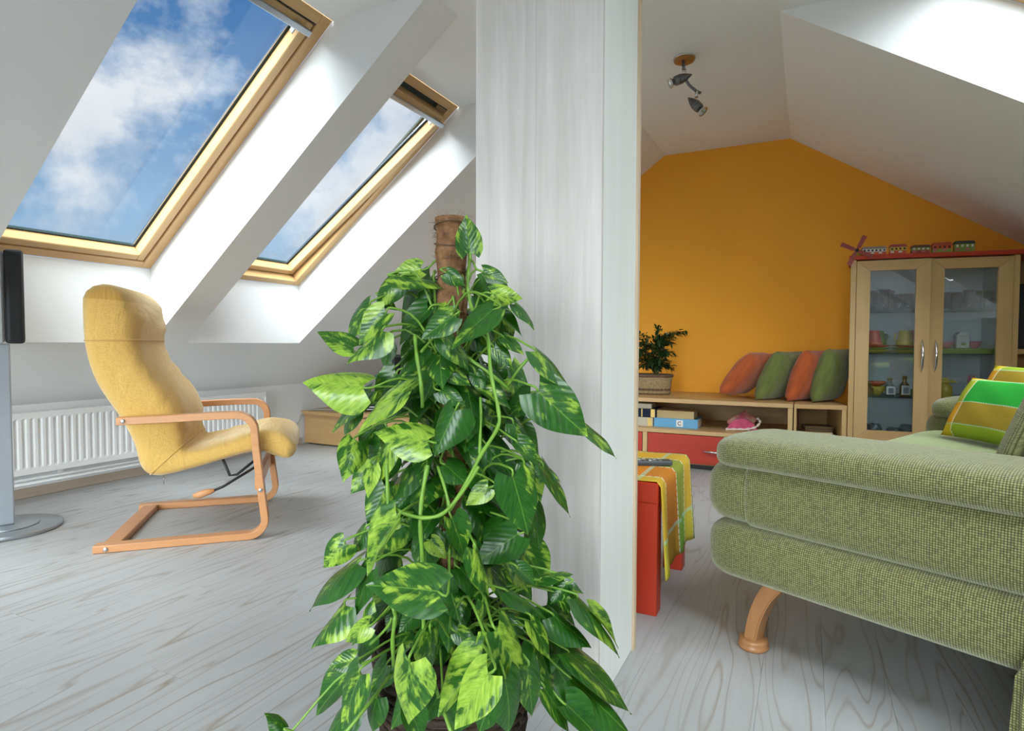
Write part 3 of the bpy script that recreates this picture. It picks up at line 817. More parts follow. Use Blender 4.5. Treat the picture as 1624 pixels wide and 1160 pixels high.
for z in SHZ:
    prism('glass_shelf', [(X0+.0346+SK*.052, .052), (X1-.0346, .052), (X1-.0346, DEP-.018), (X0+.0346+SK*(DEP-.018), DEP-.018)], z-.007, z, 'z', M_SHELFG, cab)
def door(xh, w, ang_, hinge):
    e = bpy.data.objects.new('door', None); COL.objects.link(e); e.parent = cab
    e.location = (xh, .0, 0); e.rotation_euler = (0, 0, ang_)
    s = 1 if hinge == 'L' else -1
    lo, hi = (0, w) if s == 1 else (-w, 0)
    z0, z1, fw_ = .275, 1.355, .072
    y0, y1 = -.004, .016
    # mitred frame members
    for nm, poly_ in (('stile', [(lo, z0), (lo+fw_, z0+fw_*.8), (lo+fw_, z1-fw_*.85), (lo, z1)]), ('stile', [(hi, z0), (hi, z1), (hi-fw_, z1-fw_*.85), (hi-fw_, z0+fw_*.8)]),
                      ('rail', [(lo, z1), (lo+fw_, z1-fw_*.85), (hi-fw_, z1-fw_*.85), (hi, z1)]), ('rail', [(lo, z0), (hi, z0), (hi-fw_, z0+fw_*.8), (lo+fw_, z0+fw_*.8)])):
        cxm = sum(p[0] for p in poly_)/4; czm = sum(p[1] for p in poly_)/4
        poly2 = [(cxm+(p[0]-cxm)*.998, czm+(p[1]-czm)*.999) for p in poly_]
        prism(nm, poly2, y0, y1, 'y', M_MAPLE if nm == 'stile' else M_MAPLEX, e, .001)
    box('pane', (lo+fw_-.006, .004, z0+.05), (hi-fw_+.006, .008, z1-.055), M_CGLASS, e)
    hx = hi-.035 if s == 1 else lo+.035
    zc_ = .785
    pth = [(hx, y0+.002-.024*math.sin(math.pi*i/10), zc_-.095+.19*i/10) for i in range(11)]
    tube('handle', pth, [.003+.0055*math.sin(math.pi*i/10) for i in range(11)], M_CHROME, e, 8)
    return e
mid = .7145
door(X0+.032, mid-.0015-X0-.032, R(-4.0), 'L')
door(X1-.032, X1-.032-mid-.0015, 0, 'R')
# neighbouring open shelving beyond the cabinet
osh = thing('open_shelving', 'open maple shelving unit cut off by the right edge beside the cabinet', 'shelving', CB, TH)
box('side_panel', (X1+.002, .03, 0), (X1+.010, .35, 1.3615), M_MAPLE, osh)
box('back_panel', (X1+.0105, .335, 0), (X1+.40, .349, 1.3615), M_DARKIN, osh)
for z in (.04, .42, .80): box('shelf', (X1+.0105, .03, z), (X1+.40, .334, z+.028), M_MAPLEX, osh)
box('side_panel', (X1+.401, .03, 0), (X1+.42, .35, 1.3615), M_MAPLE, osh)
hf = thing('hifi_unit', 'black stereo unit on the open shelving at the right edge', 'stereo', CB, TH)
box('case', (X1+.02, .06, .8285), (X1+.38, .31, 1.20), M_BLACK, hf, .004)
for k in range(3): box('dial', (X1+.06+k*.1, .052, .90), (X1+.10+k*.1, .06, .94), M_GREY, hf, .003)

def cabpt(x, y, z): 
    c, s = math.cos(TH), math.sin(TH)
    return Vector((CB.x + x*c - y*s, CB.y + x*s + y*c, z))
# drinking glasses on the top glass shelf
def tumbler(r, h):
    return [(.001, 0), (r*.82, 0), (r*.86, .006), (r, h), (r-.0022, h), (r*.82, .010), (.001, .010)]
tum = []
gl = [(.432, .12, .033, .118), (.470, .17, .033, .124), (.505, .10, .035, .126), (.545, .16, .034, .122), (.475, .27, .033, .12), (.590, .11, .033, .095), (.640, .12, .034, .098), (.615, .20, .033, .10), (.665, .22, .034, .1),
      (.800, .11, .033, .10), (.845, .18, .033, .105), (.885, .11, .033, .095), (.955, .12, .032, .112), (1.005, .18, .033, .110), (1.055, .12, .033, .105), (.915, .22, .033, .108), (1.03, .25, .033, .11)]
pos_words = ['leftmost tumbler in front', 'second tumbler from the left', 'tall tumbler third from the left', 'fourth tumbler from the left', 'tumbler at the back left', 'short tumbler fifth from the left', 'short tumbler beside the left door stile', 'short tumbler at the back', 'tumbler at the back by the left door stile',
             'tumbler nearest the middle stile', 'second tumbler from the middle stile', 'short front tumbler third from the middle stile', 'front tumbler right of centre', 'taller rear tumbler right of centre', 'front tumbler nearest the right stile', 'rear tumbler behind the middle ones', 'rear tumbler nearest the right stile']
for (x, y, r, h), w in zip(gl, pos_words):
    dr_ = 'left' if x < .70 else 'right'
    g_ = lathe('tumbler', tumbler(r, h), M_TGLASS, None, 20)
    g_.location = cabpt(x, y, 1.0642)
    tag(g_, 'clear %s, top shelf, %s door' % (w, dr_), 'glass', 'tumblers on the top cabinet shelf')
# crockery
C_OR = plain('orange_glaze', (.62, .085, .03), .3, .5); C_GR = plain('green_glaze', (.22, .30, .06), .3, .5); C_YE = plain('yellow_glaze', (.62, .46, .06), .3, .5)
C_PK = plain('pink_glaze', (.62, .12, .24), .35, .5); C_WH = plain('white_glaze', (.75, .74, .70), .35, .5); C_BR = plain('brown_glass', (.16, .08, .02), .2, .6); C_CORK = plain('cork', (.32, .20, .10), .9, .1)
def plate(r, mat, lab, x, y, z):
    o = lathe('plate', [(.001, 0), (r*.55, 0), (r*.62, .004), (r, .014), (r, .017), (r*.6, .008), (.001, .006)], mat, None, 28)
    o.location = cabpt(x, y, z); tag(o, lab, 'plate', 'plates stacked on the second cabinet shelf'); return o
def mug(mat, lab, x, y, z, ang_=0):
    t = thing('mug', lab, 'mug', cabpt(x, y, z), ang_, 'mugs on the stacked plates')
    lathe('cup', [(.001, .090), (.026, .090), (.030, .086), (.036, .05), (.047, .004), (.047, 0), (.043, 0), (.034, .05), (.026, .082), (.001, .083)], mat, t, 24)
    tube('handle', [(.033, 0, .070), (.055, 0, .066), (.062, 0, .045), (.052, 0, .026), (.042, 0, .022)], .005, mat, t, 8)
    return t
for (px_, side_) in ((.478, 'left'), (.668, 'right')):
    for k, (mt_, nm_) in enumerate(((C_YE, 'yellow'), (C_GR, 'green'), (C_OR, 'orange'))):
        plate(.092-.001*k, mt_, '%s plate in the %s stack behind the left door, %s' % (nm_, side_, ('bottom', 'middle', 'topmost')[k]), px_, .17, .8003+k*.0155)
mug(C_OR, 'upturned orange mug on the left plate stack behind the left door', .462, .12, .8494, R(200))
mug(C_GR, 'upturned green mug behind the orange one on the left plates', .512, .22, .8494, R(30))
mug(C_YE, 'upturned yellow mug on the right plate stack behind the left door', .632, .13, .8494, R(200))
mug(C_OR, 'upturned orange mug half hidden by the left door stile', .700, .22, .8494, R(20))
# tray with small pieces, right door
tray = box('tray', (-.15, -.10, 0), (.15, .10, .030), C_GR, None, .006, 2); tray.location = cabpt(.93, .17, .8003); tray.rotation_euler = (0, 0, TH)
tag(tray, 'flat olive green tray on the middle shelf behind the right door', 'tray')
def bowl(nm, r, h, mat, lab, x, y, z, cat):
    o = lathe(nm, [(.001, 0), (r*.4, 0), (r*.5, .004), (r*.9, h*.5), (r, h), (r*.93, h), (r*.82, h*.5), (.001, .012)], mat, None, 24); o.location = cabpt(x, y, z); return tag(o, lab, cat)
bowl('small_bowl', .040, .038, C_PK, 'small pink bowl left of the white canister on the tray', .855, .15, .8305, 'bowl')
bowl('small_bowl', .036, .042, C_PK, 'small pink bowl right of the white canister on the tray', 1.000, .15, .8305, 'bowl')
can = thing('canister', 'white house shaped canister standing on the green tray', 'canister', cabpt(.928, .14, .8305), TH)
box('body', (-.034, -.03, 0), (.034, .03, .075), C_WH, can, .004); prism('lid', [(-.036, .0752), (.036, .0752), (.016, .098), (-.016, .098)], -.031, .031, 'y', C_WH, can, .002); box('motif', (-.010, -.0312, .018), (.012, -.0302, .034), C_GR, can)
# third shelf
def jar(lab, mat, r, h, x, y, z, lidm, cat='jar', tagged=False, neck=.45):
    t = thing('bottle' if cat == 'bottle' else 'jar', lab, cat, cabpt(x, y, z), TH)
    lathe('body', [(.001, 0), (r*.92, 0), (r, .006), (r, h*.55), (r*neck, h*.72), (r*neck, h*.88), (.001, h*.88)], mat, t, 18)
    lathe('stopper', [(.001, h*.88), (r*neck*1.1, h*.881), (r*neck*1.1, h), (.001, h)], lidm, t, 14)
    if tagged:
        tg = box('tag', (-.024, -r-.003, h*.10), (.024, -r-.001, h*.55), C_WH, t)
        box('tag_print', (-.014, -r-.0036, h*.16), (.014, -r-.0031, h*.46), M_GREY, tg)
    return t
jar('squat amber jar at the left of the third cabinet shelf', C_BR, .026, .085, .440, .12, .5342, C_CORK)
bowl('bowl', .048, .055, C_YE, 'yellow bowl beside the amber jar on the third shelf', .505, .20, .5342, 'bowl')
bowl('bowl', .050, .030, C_OR, 'orange dish resting on the yellow bowl', .505, .20, .5894, 'bowl')
jar('clear bottle with a white tag on the third shelf', M_TGLASS, .026, .11, .555, .12, .5342, C_CORK, 'bottle', True)
jar('dark corked bottle with a white paper tag on the third shelf', C_BR, .026, .125, .632, .11, .5342, C_CORK, 'bottle', True)
bowl('bowl', .040, .042, C_GR, 'small green bowl beside the dark corked bottle', .690, .17, .5342, 'bowl')
jar('yellow flask with a bow behind the right cabinet door', C_YE, .040, .12, .840, .11, .5342, C_YE, 'bottle')
bow = thing('ribbon_bow', 'yellow bow tied above the flask behind the right door', 'bow', cabpt(.840, .085, .622), TH)
for s in (-1, 1):
    V, F = tube_data([(0, 0, 0), (s*.025, -.004, .012), (s*.055, 0, .006)], [.004, .011, .003], 8); link('loop', newmesh('loop', V, F, True), C_YE, bow)
fig = thing('figurine', 'pink and white rabbit figurine on the third shelf', 'figurine', cabpt(.990, .15, .5342), TH)
lathe('body', [(.001, 0), (.034, 0), (.040, .02), (.034, .05), (.022, .062), (.001, .066)], C_WH, fig, 18)
for s in (-1, 1): tube('ear', [(s*.009, 0, .06), (s*.011, 0, .10), (s*.010, 0, .135)], [.009, .011, .005], C_PK, fig, 8)
# glass bowls at the bottom
for i, (x, w) in enumerate(((.420, 'leftmost round clear bowl'), (.490, 'middle round clear bowl'), (.590, 'flatter clear bowl'), (.660, 'small clear bowl by the stile'))):
    o = lathe('glass_bowl', [(.001, 0), (.022, 0), (.036, .012), (.042, .036), (.034, .058), (.026, .066), (.023, .066), (.031, .056), (.038, .036), (.030, .014), (.001, .006)], M_TGLASS, None, 20)
    o.location = cabpt(x, .14+.02*(i % 2), .2925)
    if i == 2: o.scale = (1.1, 1.1, .7)
    tag(o, w + ' on the cabinet floor behind the left door', 'bowl', 'glass bowls on the cabinet floor')

# ornaments on the red top
M_MILL = plain('dull_rose_wood', (.34, .075, .065), .6, .3)
mill = thing('windmill', 'small rose wooden windmill ornament on the corner of the red top', 'ornament', cabpt(.338, .002, 1.3882), TH)
lathe('tower', [(.001, 0), (.022, 0), (.012, .036), (.001, .046)], C_YE, mill, 10)
for k in range(4):
    a = R(25+90*k)
    mt = Matrix.Translation((-.012, -.034, .028)) @ Matrix.Rotation(a, 4, 'Y')
    prism('sail', [(0.0, -.004), (.025, -.012), (.095, -.014), (.095, .012), (.025, .010), (0, .004)], -.002, .002, 'y', M_MILL, mill, 0, mt)
lathe('hub', [(.001, 0), (.010, 0), (.009, .008), (.001, .009)], M_BLACK, mill, 12, mtx=Matrix.Translation((-.012, -.033, .028)) @ Matrix.Rotation(R(90), 4, 'X'))
tube('axle', [(-.012, -.036, .028), (-.002, .0, .034)], .003, M_BLACK, mill, 6)
hs = [(.430, .125, C_WH, plain('grey_roof', (.30, .26, .22), .7), C_OR, 'long white toy house with red ground floor beside the windmill', .055),
      (.555, .085, C_YE, M_MILL, C_OR, 'yellow toy house with dark pink roof on the red top', .062),
      (.672, .092, C_GR, plain('brown_roof', (.13, .06, .045), .7), M_MILL, 'toy house with dark brown roof in the middle of the row', .052),
      (.778, .095, C_OR, plain('brick_roof', (.48, .09, .03), .7), C_GR, 'toy house with tall brick red roof on the red top', .062),
      (.890, .098, C_GR, plain('dark_green_roof', (.05, .06, .05), .7), C_GR, 'green toy house at the right end of the row', .066)]
for hx, w, wallm, roofm, basem, lab, hh in hs:
    t = thing('toy_house', lab, 'toy house', cabpt(hx, .03, 1.3882), TH, 'toy houses on the red cabinet top')
    box('ground_floor', (-w/2, -.012, 0), (w/2, .02, hh*.40), basem, t, .001)
    box('wall', (-w/2, -.012, hh*.402), (w/2, .02, hh*.74), wallm, t, .001)
    prism('roof', [(-w/2-.004, hh*.742), (w/2+.004, hh*.742), (w/2-.006, hh), (-w/2+.006, hh)], -.016, .022, 'y', roofm, t, .001)
    nwin = max(3, int(w/.02))
    for k in range(nwin):
        xx = -w/2+w*(k+.5)/nwin
        box('window', (xx-.005, -.0135, hh*.48), (xx+.005, -.0118, hh*.66), M_BLACK if wallm is not C_GR else C_WH, t)
        if k % 2 == 0: box('awning', (xx-.009, -.017, hh*.20), (xx+.009, -.0118, hh*.34), C_WH if basem is C_OR else C_PK, t)
# ------------------------------------------------------------------ things on the bench
def plush(name, col):
    m, nt, b = base_mat(name, .95, .1)
    tc = ND(nt, 'ShaderNodeTexCoord')
    nz = ND(nt, 'ShaderNodeTexNoise'); nz.inputs['Scale'].default_value = 28; nz.inputs['Detail'].default_value = 6
    mp = ND(nt, 'ShaderNodeMapping'); mp.inputs['Scale'].default_value = (1, .3, 1); nt.links.new(tc.outputs['Object'], mp.inputs[0]); nt.links.new(mp.outputs[0], nz.inputs['Vector'])
    nt.links.new(ramp(nt, nz.outputs[0], [(.3, tuple(c*.78 for c in col)), (.7, tuple(c*1.15 for c in col))]), b.inputs['Base Color'])
    bp = ND(nt, 'ShaderNodeBump'); bp.inputs['Strength'].default_value = .4; bp.inputs['Distance'].default_value = .004
    nt.links.new(nz.outputs[0], bp.inputs['Height']); nt.links.new(bp.outputs[0], b.inputs['Normal'])
    b.inputs['Sheen Weight'].default_value = .3
    return m
M_CUO, M_CUG = plush('orange_plush', (.50, .115, .035)), plush('green_plush', (.165, .20, .06))
def cushion_at(o, pos, xd, yd):
    xd = Vector(xd).normalized(); zd = xd.cross(Vector(yd)).normalized(); yd = zd.cross(xd)
    o.matrix_world = Matrix(((xd.x, yd.x, zd.x, pos[0]), (xd.y, yd.y, zd.y, pos[1]), (xd.z, yd.z, zd.z, pos[2]), (0, 0, 0, 1)))
for i, (xb, lean, col_, lab) in enumerate(((-.470, 40, M_CUO, 'orange plush cushion at the left end, leaning furthest over'), (-.235, 24, M_CUG, 'green plush cushion between the two orange ones'),
                                           (-.045, 20, M_CUO, 'orange plush cushion between the two green ones'), (.105, 15, M_CUG, 'green plush cushion leaning on the cabinet side'))):
    o = link('cushion', pillow_mesh('cushion', .36, .36, .165, 16, i+2, .03), col_); tag(o, lab, 'cushion', 'cushions leaning in a row on the bench')
    yw = R(23)
    L_ = R(lean)
    side = Vector((math.sin(yw), math.cos(yw), 0))                 # depth direction of the cushion
    out = Vector((math.cos(yw), -math.sin(yw), 0))
    upv = out*math.sin(L_) + Vector((0, 0, math.cos(L_)))
    zc_ = .477 + .175*math.cos(L_) + (.055 if lean > 30 else .022)*1.0
    cushion_at(o, (xb + .16*math.sin(L_), 4.42, zc_-.018), side, upv)

# wicker basket with a ficus
bk = thing('wicker_basket', 'oval wicker basket holding a small ficus on the bench', 'basket', (-1.045, 4.46, .4775), 0)
M_WICK = plain('pale_wicker', (.34, .25, .13), .7, .3, var=.35, scale=90); M_WICKD = plain('dark_wicker', (.13, .075, .045), .7, .3, var=.3, scale=90)
def oval(z, k, n=40): return [(math.cos(2*math.pi*i/n)*.150*k, math.sin(2*math.pi*i/n)*.095*k, z) for i in range(n+1)]
def oval_ring(name, z, k, r, mat): return tube(name, oval(z, k), r, mat, bk, 6)
for j in range(15):
    z = .006+j*.0088; k = .92+.08*z/.13
    oval_ring('wicker_strand', z, k, .0048, M_WICKD if (j in (3, 4) or j == 0) else M_WICK)
oval_ring('rim', .140, 1.04, .011, M_WICKD)
for i in range(26):
    a = 2*math.pi*i/26
    tube('stake', [(math.cos(a)*.150*.925, math.sin(a)*.095*.925, .0), (math.cos(a)*.150*1.02, math.sin(a)*.095*1.02, .14)], .0035, M_WICK, bk, 5)
V, F = [], []
for k_ in (0, 1):
    for p in oval(.004+.116*k_, .90+.05*k_)[:-1]: V.append(p)
F = [tuple(range(40))[::-1], tuple(range(40, 80))] + [(i, (i+1) % 40, 40+(i+1) % 40, 40+i) for i in range(40)]
link('liner', newmesh('liner', V, F), M_SOIL, bk)
fic = thing('ficus_plant', 'small dark leaved ficus growing in the wicker basket', 'plant', (-1.045, 4.46, .5980), 0)
M_FIC = plain('ficus_leaf', (.022, .050, .012), .4, .4, var=.5, scale=30); M_BARK = plain('ficus_bark', (.10, .065, .035), .8, .2, var=.3)
rf = random.Random(11)
tr_ = spline([(0.01, 0, 0), (.03, .005, .08), (.015, .0, .17), (.03, 0, .26)], 4)
tube('trunk', tr_, [.010-.006*i/(len(tr_)-1) for i in range(len(tr_))], M_BARK, fic, 8)
V, F = [], []
tips = []
for k in range(40):
    z0 = rf.uniform(.02, .25); a = rf.uniform(0, 6.28); ln = rf.uniform(.10, .20)*(1.0 if z0 > .12 else .7)
    p0 = Vector((.02, 0, z0)); p2 = p0+Vector((math.cos(a)*ln*1.15, math.sin(a)*ln*.62, rf.uniform(.02, .13)))
    p1 = (p0+p2)/2+Vector((0, 0, .03))
    br = spline([p0, p1, p2], 4)
    if k < 12: tube('branch', br, [.0035-.002*i/(len(br)-1) for i in range(len(br))], M_BARK, fic, 5)
    tips += [(br[i], (br[min(i+1, len(br)-1)]-br[max(0, i-1)]).normalized()) for i in range(2, len(br))]
for p, t in tips:
    for q in range(6):
        d_ = (t+Vector((rf.uniform(-1, 1), rf.uniform(-1, 1), rf.uniform(-1.1, .6)))).normalized(); L = rf.uniform(.032, .052)
        s_ = d_.cross(Vector((rf.uniform(-.4, .4), rf.uniform(-.4, .4), 1))).normalized()*L*.23
        b0 = p+Vector((rf.uniform(-.014, .014), rf.uniform(-.014, .014), rf.uniform(-.014, .014))); m_ = b0+d_*L*.45; e_ = b0+d_*L+Vector((0, 0, -.006))
        i = len(V); V += [b0, m_+s_, e_, m_-s_]; F.append((i, i+1, i+2, i+3))
fo = link('foliage', newmesh('foliage', V, F), M_FIC, fic); fo['kind'] = 'stuff'

# books on the bench shelf
def book(lab, lo, hi, cover, rz=0.0, bands=None, mark=False, grp='books on the bench shelf'):
    w, dpt, h = hi[0]-lo[0], hi[1]-lo[1], hi[2]-lo[2]
    t = thing('book', lab, 'book', ((lo[0]+hi[0])/2, (lo[1]+hi[1])/2, lo[2]), rz, grp)
    c = min(.004, h*.12)
    box('pages', (-w/2+.004, -dpt/2+.004, c), (w/2-.005, dpt/2-.005, h-c), M_PAGES, t)
    box('cover', (-w/2, -dpt/2, 0), (w/2, dpt/2, c), cover, t, .0008); box('cover', (-w/2, -dpt/2, h-c), (w/2, dpt/2, h), cover, t, .0008)
    sp_o = box('spine', (-w/2, -dpt/2-.003, 0), (w/2, -dpt/2+.004, h), cover, t, .0012)
    for (x, ww, mt_) in (bands or []): box('spine_band', (x*w-ww/2, -dpt/2-.0042, .002), (x*w+ww/2, -dpt/2-.0028, h-.002), mt_, sp_o)
    if mark:
        pb = box('spine_label', (.02*w, -dpt/2-.0046, h*.14), (.17*w, -dpt/2-.0030, h*.86), C_WH, sp_o)
        tube('emblem', [(.095*w+.012*math.cos(R(40+i*28)), -dpt/2-.0052, h*.5+.012*math.sin(R(40+i*28))) for i in range(11)], .0022, M_NAVY, pb, 6)
    return t
M_PAGES = plain('paper_block', (.66, .60, .48), .9, .1, var=.08, scale=60)
M_NAVY = plain('navy_cloth', (.012, .018, .045), .7, .2); M_GOLD = plain('gold_foil', (.55, .40, .12), .35, .5, .6); M_SKYB = plain('sky_blue_cover', (.13, .36, .58), .5, .3)
M_SAND = plain('sand_cloth', (.46, .42, .34), .8, .2); M_TAN = plain('tan_cover', (.52, .40, .20), .7, .2); M_CREAM = plain('cream_cover', (.60, .55, .44), .7, .2)
zs = .2662
book('thick light blue book at the bottom, white emblem on the spine', (-.965, 4.22, zs), (-.665, 4.42, zs+.064), M_SKYB, 0, None, True)
book('tan book lying on the light blue one', (-.945, 4.225, zs+.0642), (-.692, 4.41, zs+.118), M_TAN)
book('sand coloured book at the bottom left beside the blue book', (-1.270, 4.215, zs), (-.971, 4.42, zs+.062), M_SAND, 0, [(.42, .03, M_GOLD)])
book('dark navy book with gold spine bands', (-1.265, 4.22, zs+.0622), (-.952, 4.41, zs+.124), M_NAVY, 0, [(-.05, .008, M_GOLD), (.18, .008, M_GOLD), (.43, .030, M_GOLD)])
book('cream book on top of the navy one', (-1.270, 4.225, zs+.1242), (-.985, 4.40, zs+.158), M_CREAM)
# conch shell
sh = thing('conch_shell', 'large pink conch shell on the bench shelf', 'shell', (-.385, 4.33, .2662), R(8))
def shell_mat():
    m, nt, b = base_mat('conch_pink', .3, .5)
    tc = ND(nt, 'ShaderNodeTexCoord'); nz = ND(nt, 'ShaderNodeTexNoise'); nz.inputs['Scale'].default_value = 14; nz.inputs['Detail'].default_value = 4; nt.links.new(tc.outputs['Object'], nz.inputs['Vector'])
    nt.links.new(ramp(nt, nz.outputs[0], [(.35, (.50, .10, .16)), (.52, (.66, .30, .26)), (.66, (.70, .52, .38))]), b.inputs['Base Color']); return m
M_SHELL = shell_mat()
prof = [(.001, -.105), (.018, -.095), (.034, -.06), (.050, -.02), (.062, .015), (.060, .035), (.046, .045), (.044, .056), (.030, .064), (.028, .074), (.016, .080), (.012, .090), (.001, .100)]
lathe('whorl', prof, M_SHELL, sh, 22, mtx=Matrix.Translation((0, .01, .062)) @ Matrix.Rotation(R(82), 4, 'Y') @ Matrix.Diagonal((1, 1.05, 1, 1)))
for k in range(7):
    a = R(-60+k*45)
    lathe('spike', [(.001, .022), (.005, .010), (.010, 0), (.001, -.004)], M_SHELL, sh, 8, mtx=Matrix.Translation((.022, .01+.06*math.sin(a), .062+.058*math.cos(a))) @ Matrix.Rotation(-a, 4, 'X'))
V, F = [], []
for j in range(9):
    for i in range(13):
        s, t_ = i/12, j/8
        x = -.105+.20*s; r_ = math.sin(math.pi*min(1, s*1.02))**.6
        V.append((x, -.052-.018*t_*r_, .004+.004*math.sin(s*30)*t_ + .082*t_*r_))
for j in range(8):
    for i in range(12): F.append((j*13+i, j*13+i+1, (j+1)*13+i+1, (j+1)*13+i))
link('lip', newmesh('lip', V, F, True), plain('conch_lip', (.60, .10, .20), .25, .5, var=.25, scale=25), sh).modifiers.new('thick', 'SOLIDIFY').thickness = .006
rim_ = spline([(-.11, -.055, .006), (-.05, -.068, .010), (.02, -.074, .014), (.075, -.070, .03), (.105, -.060, .065), (.085, -.056, .092)], 5)
tube('lip_edge', rim_, [.008+.003*math.sin(i*1.9) for i in range(len(rim_))], plain('conch_white', (.72, .62, .55), .4, .4, var=.12, scale=40), sh, 8)
# small stack in the corner shelf
def corner_pt(x, y): return cabpt(x, y, 0)
p_ = corner_pt(.160, .15)
for k, (mt_, lab, h_, sx) in enumerate(((M_GOLD, 'lower yellow booklet in the corner shelf', .016, .088), (M_GOLD, 'upper yellow booklet in the corner shelf', .014, .084), (M_BARK, 'dark wooden box on the yellow booklets', .032, .080))):
    z0 = .2663+(0, .0162, .0304)[k]
    t = thing('booklet' if k < 2 else 'wooden_box', lab, 'booklet' if k < 2 else 'box', (p_.x, p_.y, z0), TH+R((3, -3, 1)[k]))
    if k < 2:
        box('pages', (-sx+.003, -.07, .002), (sx-.003, .07, h_-.002), M_PAGES, t); box('cover', (-sx, -.073, 0), (sx, .073, .002), mt_, t); box('cover', (-sx, -.073, h_-.002), (sx, .073, h_), mt_, t)
    else:
        box('body', (-sx, -.065, 0), (sx, .065, h_*.6), mt_, t, .002); box('lid', (-sx-.003, -.068, h_*.6+.0005), (sx+.003, .068, h_), mt_, t, .003)

# ------------------------------------------------------------------ red coffee table with runner
tab = thing('coffee_table', 'red lacquered low table half hidden behind the column', 'table', (0, 0, 0))
TX0, TX1, TY0, TY1, TZ = -1.06, -.405, 1.833, 2.318, .418
box('top', (TX0, TY0, TZ-.063), (TX1, TY1, TZ), M_RED, tab, .002)
for xx in (TX0, TX1-.072):
    for yy in (TY0, TY1-.062): box('leg', (xx+.001, yy+.001, 0), (xx+.071, yy+.061, TZ-.0635), M_RED, tab, .0015)
Yl, Or, Gr, Ol, Li = (.72, .50, .05), (.70, .16, .025), (.14, .34, .05), (.42, .28, .05), (.36, .50, .06)
M_RUN = plaid('plaid_runner', [(0, Yl), (.13, (.66, .20, .03)), (.46, (.16, .36, .06)), (.74, Yl), (.97, Li)], [(0, Li), (.13, (.50, .26, .04)), (.42, (.78, .30, .03)), (.70, Gr), (.80, (.75, .25, .03))], .38)
rn = thing('table_runner', 'plaid orange and green runner hanging over the end of the red table', 'runner', (0, 0, 0))
RY0, RY1 = 1.842, 2.345
def runner_pt(s, t):
    """s: along Y 0..1, t: 0 at the hanging hem, 1 at far end on the table"""
    y = RY0+(RY1-RY0)*s
    hang, Ltop = .295, .60
    d_ = t*(hang+Ltop)
    r_ = .012
    wob = .006*math.sin(s*13+1.0)+.004*math.sin(s*27)
    if d_ < hang: 
        k = 1-d_/hang
        return (TX1+.006+wob*k*1.2+.012*k, y+.012*k*math.sin(s*5), TZ+.004-r_-(hang-d_)+.010*math.sin(s*4.0)*k)
    if d_ < hang+r_*1.5:
        a = (d_-hang)/(r_*1.5)*math.pi/2
        return (TX1+.006-r_+r_*math.cos(a), y, TZ+.004-r_+r_*math.sin(a))
    return (TX1+.006-r_-(d_-hang-r_*1.5), y, TZ+.004+.0015*math.sin(d_*30+s*4))
ns, ntt = 26, 40
V, F, U = [], [], []
for j in range(ntt+1):
    for i in range(ns+1): V.append(runner_pt(i/ns, j/ntt)); U.append((i/ns, j/ntt))
for j in range(ntt):
    for i in range(ns): F.append((j*(ns+1)+i, j*(ns+1)+i+1, (j+1)*(ns+1)+i+1, (j+1)*(ns+1)+i))
c_ = link('cloth', newmesh('cloth', V, F, True, U), M_RUN, rn); md = c_.modifiers.new('thick', 'SOLIDIFY'); md.thickness = .0022; md.offset = 1
rc = thing('remote_control', 'dark grey remote control lying on the plaid runner', 'remote', (-.497, 2.075, .4262), R(-62))
box('case', (-.022, -.085, 0), (.022, .085, .017), plain('remote_grey', (.06, .07, .08), .4), rc, .005, 2)
for j in range(7):
    for i in range(3): box('button', (-.016+i*.012, -.070+j*.018, .0168), (-.008+i*.012, -.060+j*.018, .0192), M_GREY if (i+j) % 3 else M_PALE, rc)

# ------------------------------------------------------------------ ceiling spotlight
lamp = thing('ceiling_spotlight', 'two headed spotlight on a round wooden ceiling plate', 'lamp', (-.602, 3.224, ZC), 0)
lathe('ceiling_plate', [(.001, -.022), (.042, -.022), (.052, -.017), (.052, -.006), (.001, -.006)], plain('amber_wood', (.36, .15, .03), .45), lamp, 32)
lathe('plate_ring', [(.045, -.0060), (.056, -.0060), (.056, -.0005), (.045, -.0005)], M_CHROME, lamp, 32)
tube('arm', spline([(.0, -.02, -.020), (.004, -.035, -.055), (.004, -.03, -.075), (.006, -.03, -.105)], 5), .0085, M_DKMET, lamp, 10)
tube('joint', [(.006, -.03, -.075), (.006, -.03, -.102)], .011, M_CHROME, lamp, 12)
tube('arm', spline([(.012, -.02, -.118), (.03, -.01, -.150), (.065, .01, -.180), (.083, .02, -.188)], 5), .0075, M_DKMET, lamp, 10)
tube('joint', [(.063, .008, -.178), (.063, .008, -.212)], .009, M_CHROME, lamp, 12)
def head(p, d_):
    d_ = Vector(d_).normalized(); q = d_.to_track_quat('Z', 'Y').to_matrix().to_4x4()
    m_ = Matrix.Translation(p) @ q
    h_ = lathe('spot_head', [(.001, -.055), (.006, -.048), (.018, -.022), (.024, .0), (.0245, .034), (.022, .040), (.001, .040)], M_DKMET, lamp, 20, mtx=m_)
    lathe('bulb_reflector', [(.014, .041), (.026, .060), (.029, .066), (.027, .067), (.020, .056), (.001, .050)], M_CHROME, h_, 20, mtx=m_)
    for zz in (.004, .018): lathe('cooling_ring', [(.0245, zz), (.0258, zz+.002), (.0258, zz+.005), (.0245, zz+.007)], M_DKMET, h_, 20, mtx=m_)
head((-.004, -.034, -.118), Vector((-.80, -.30, -.32)))
head((.056, .004, -.245), Vector((.62, -.10, -.70)))
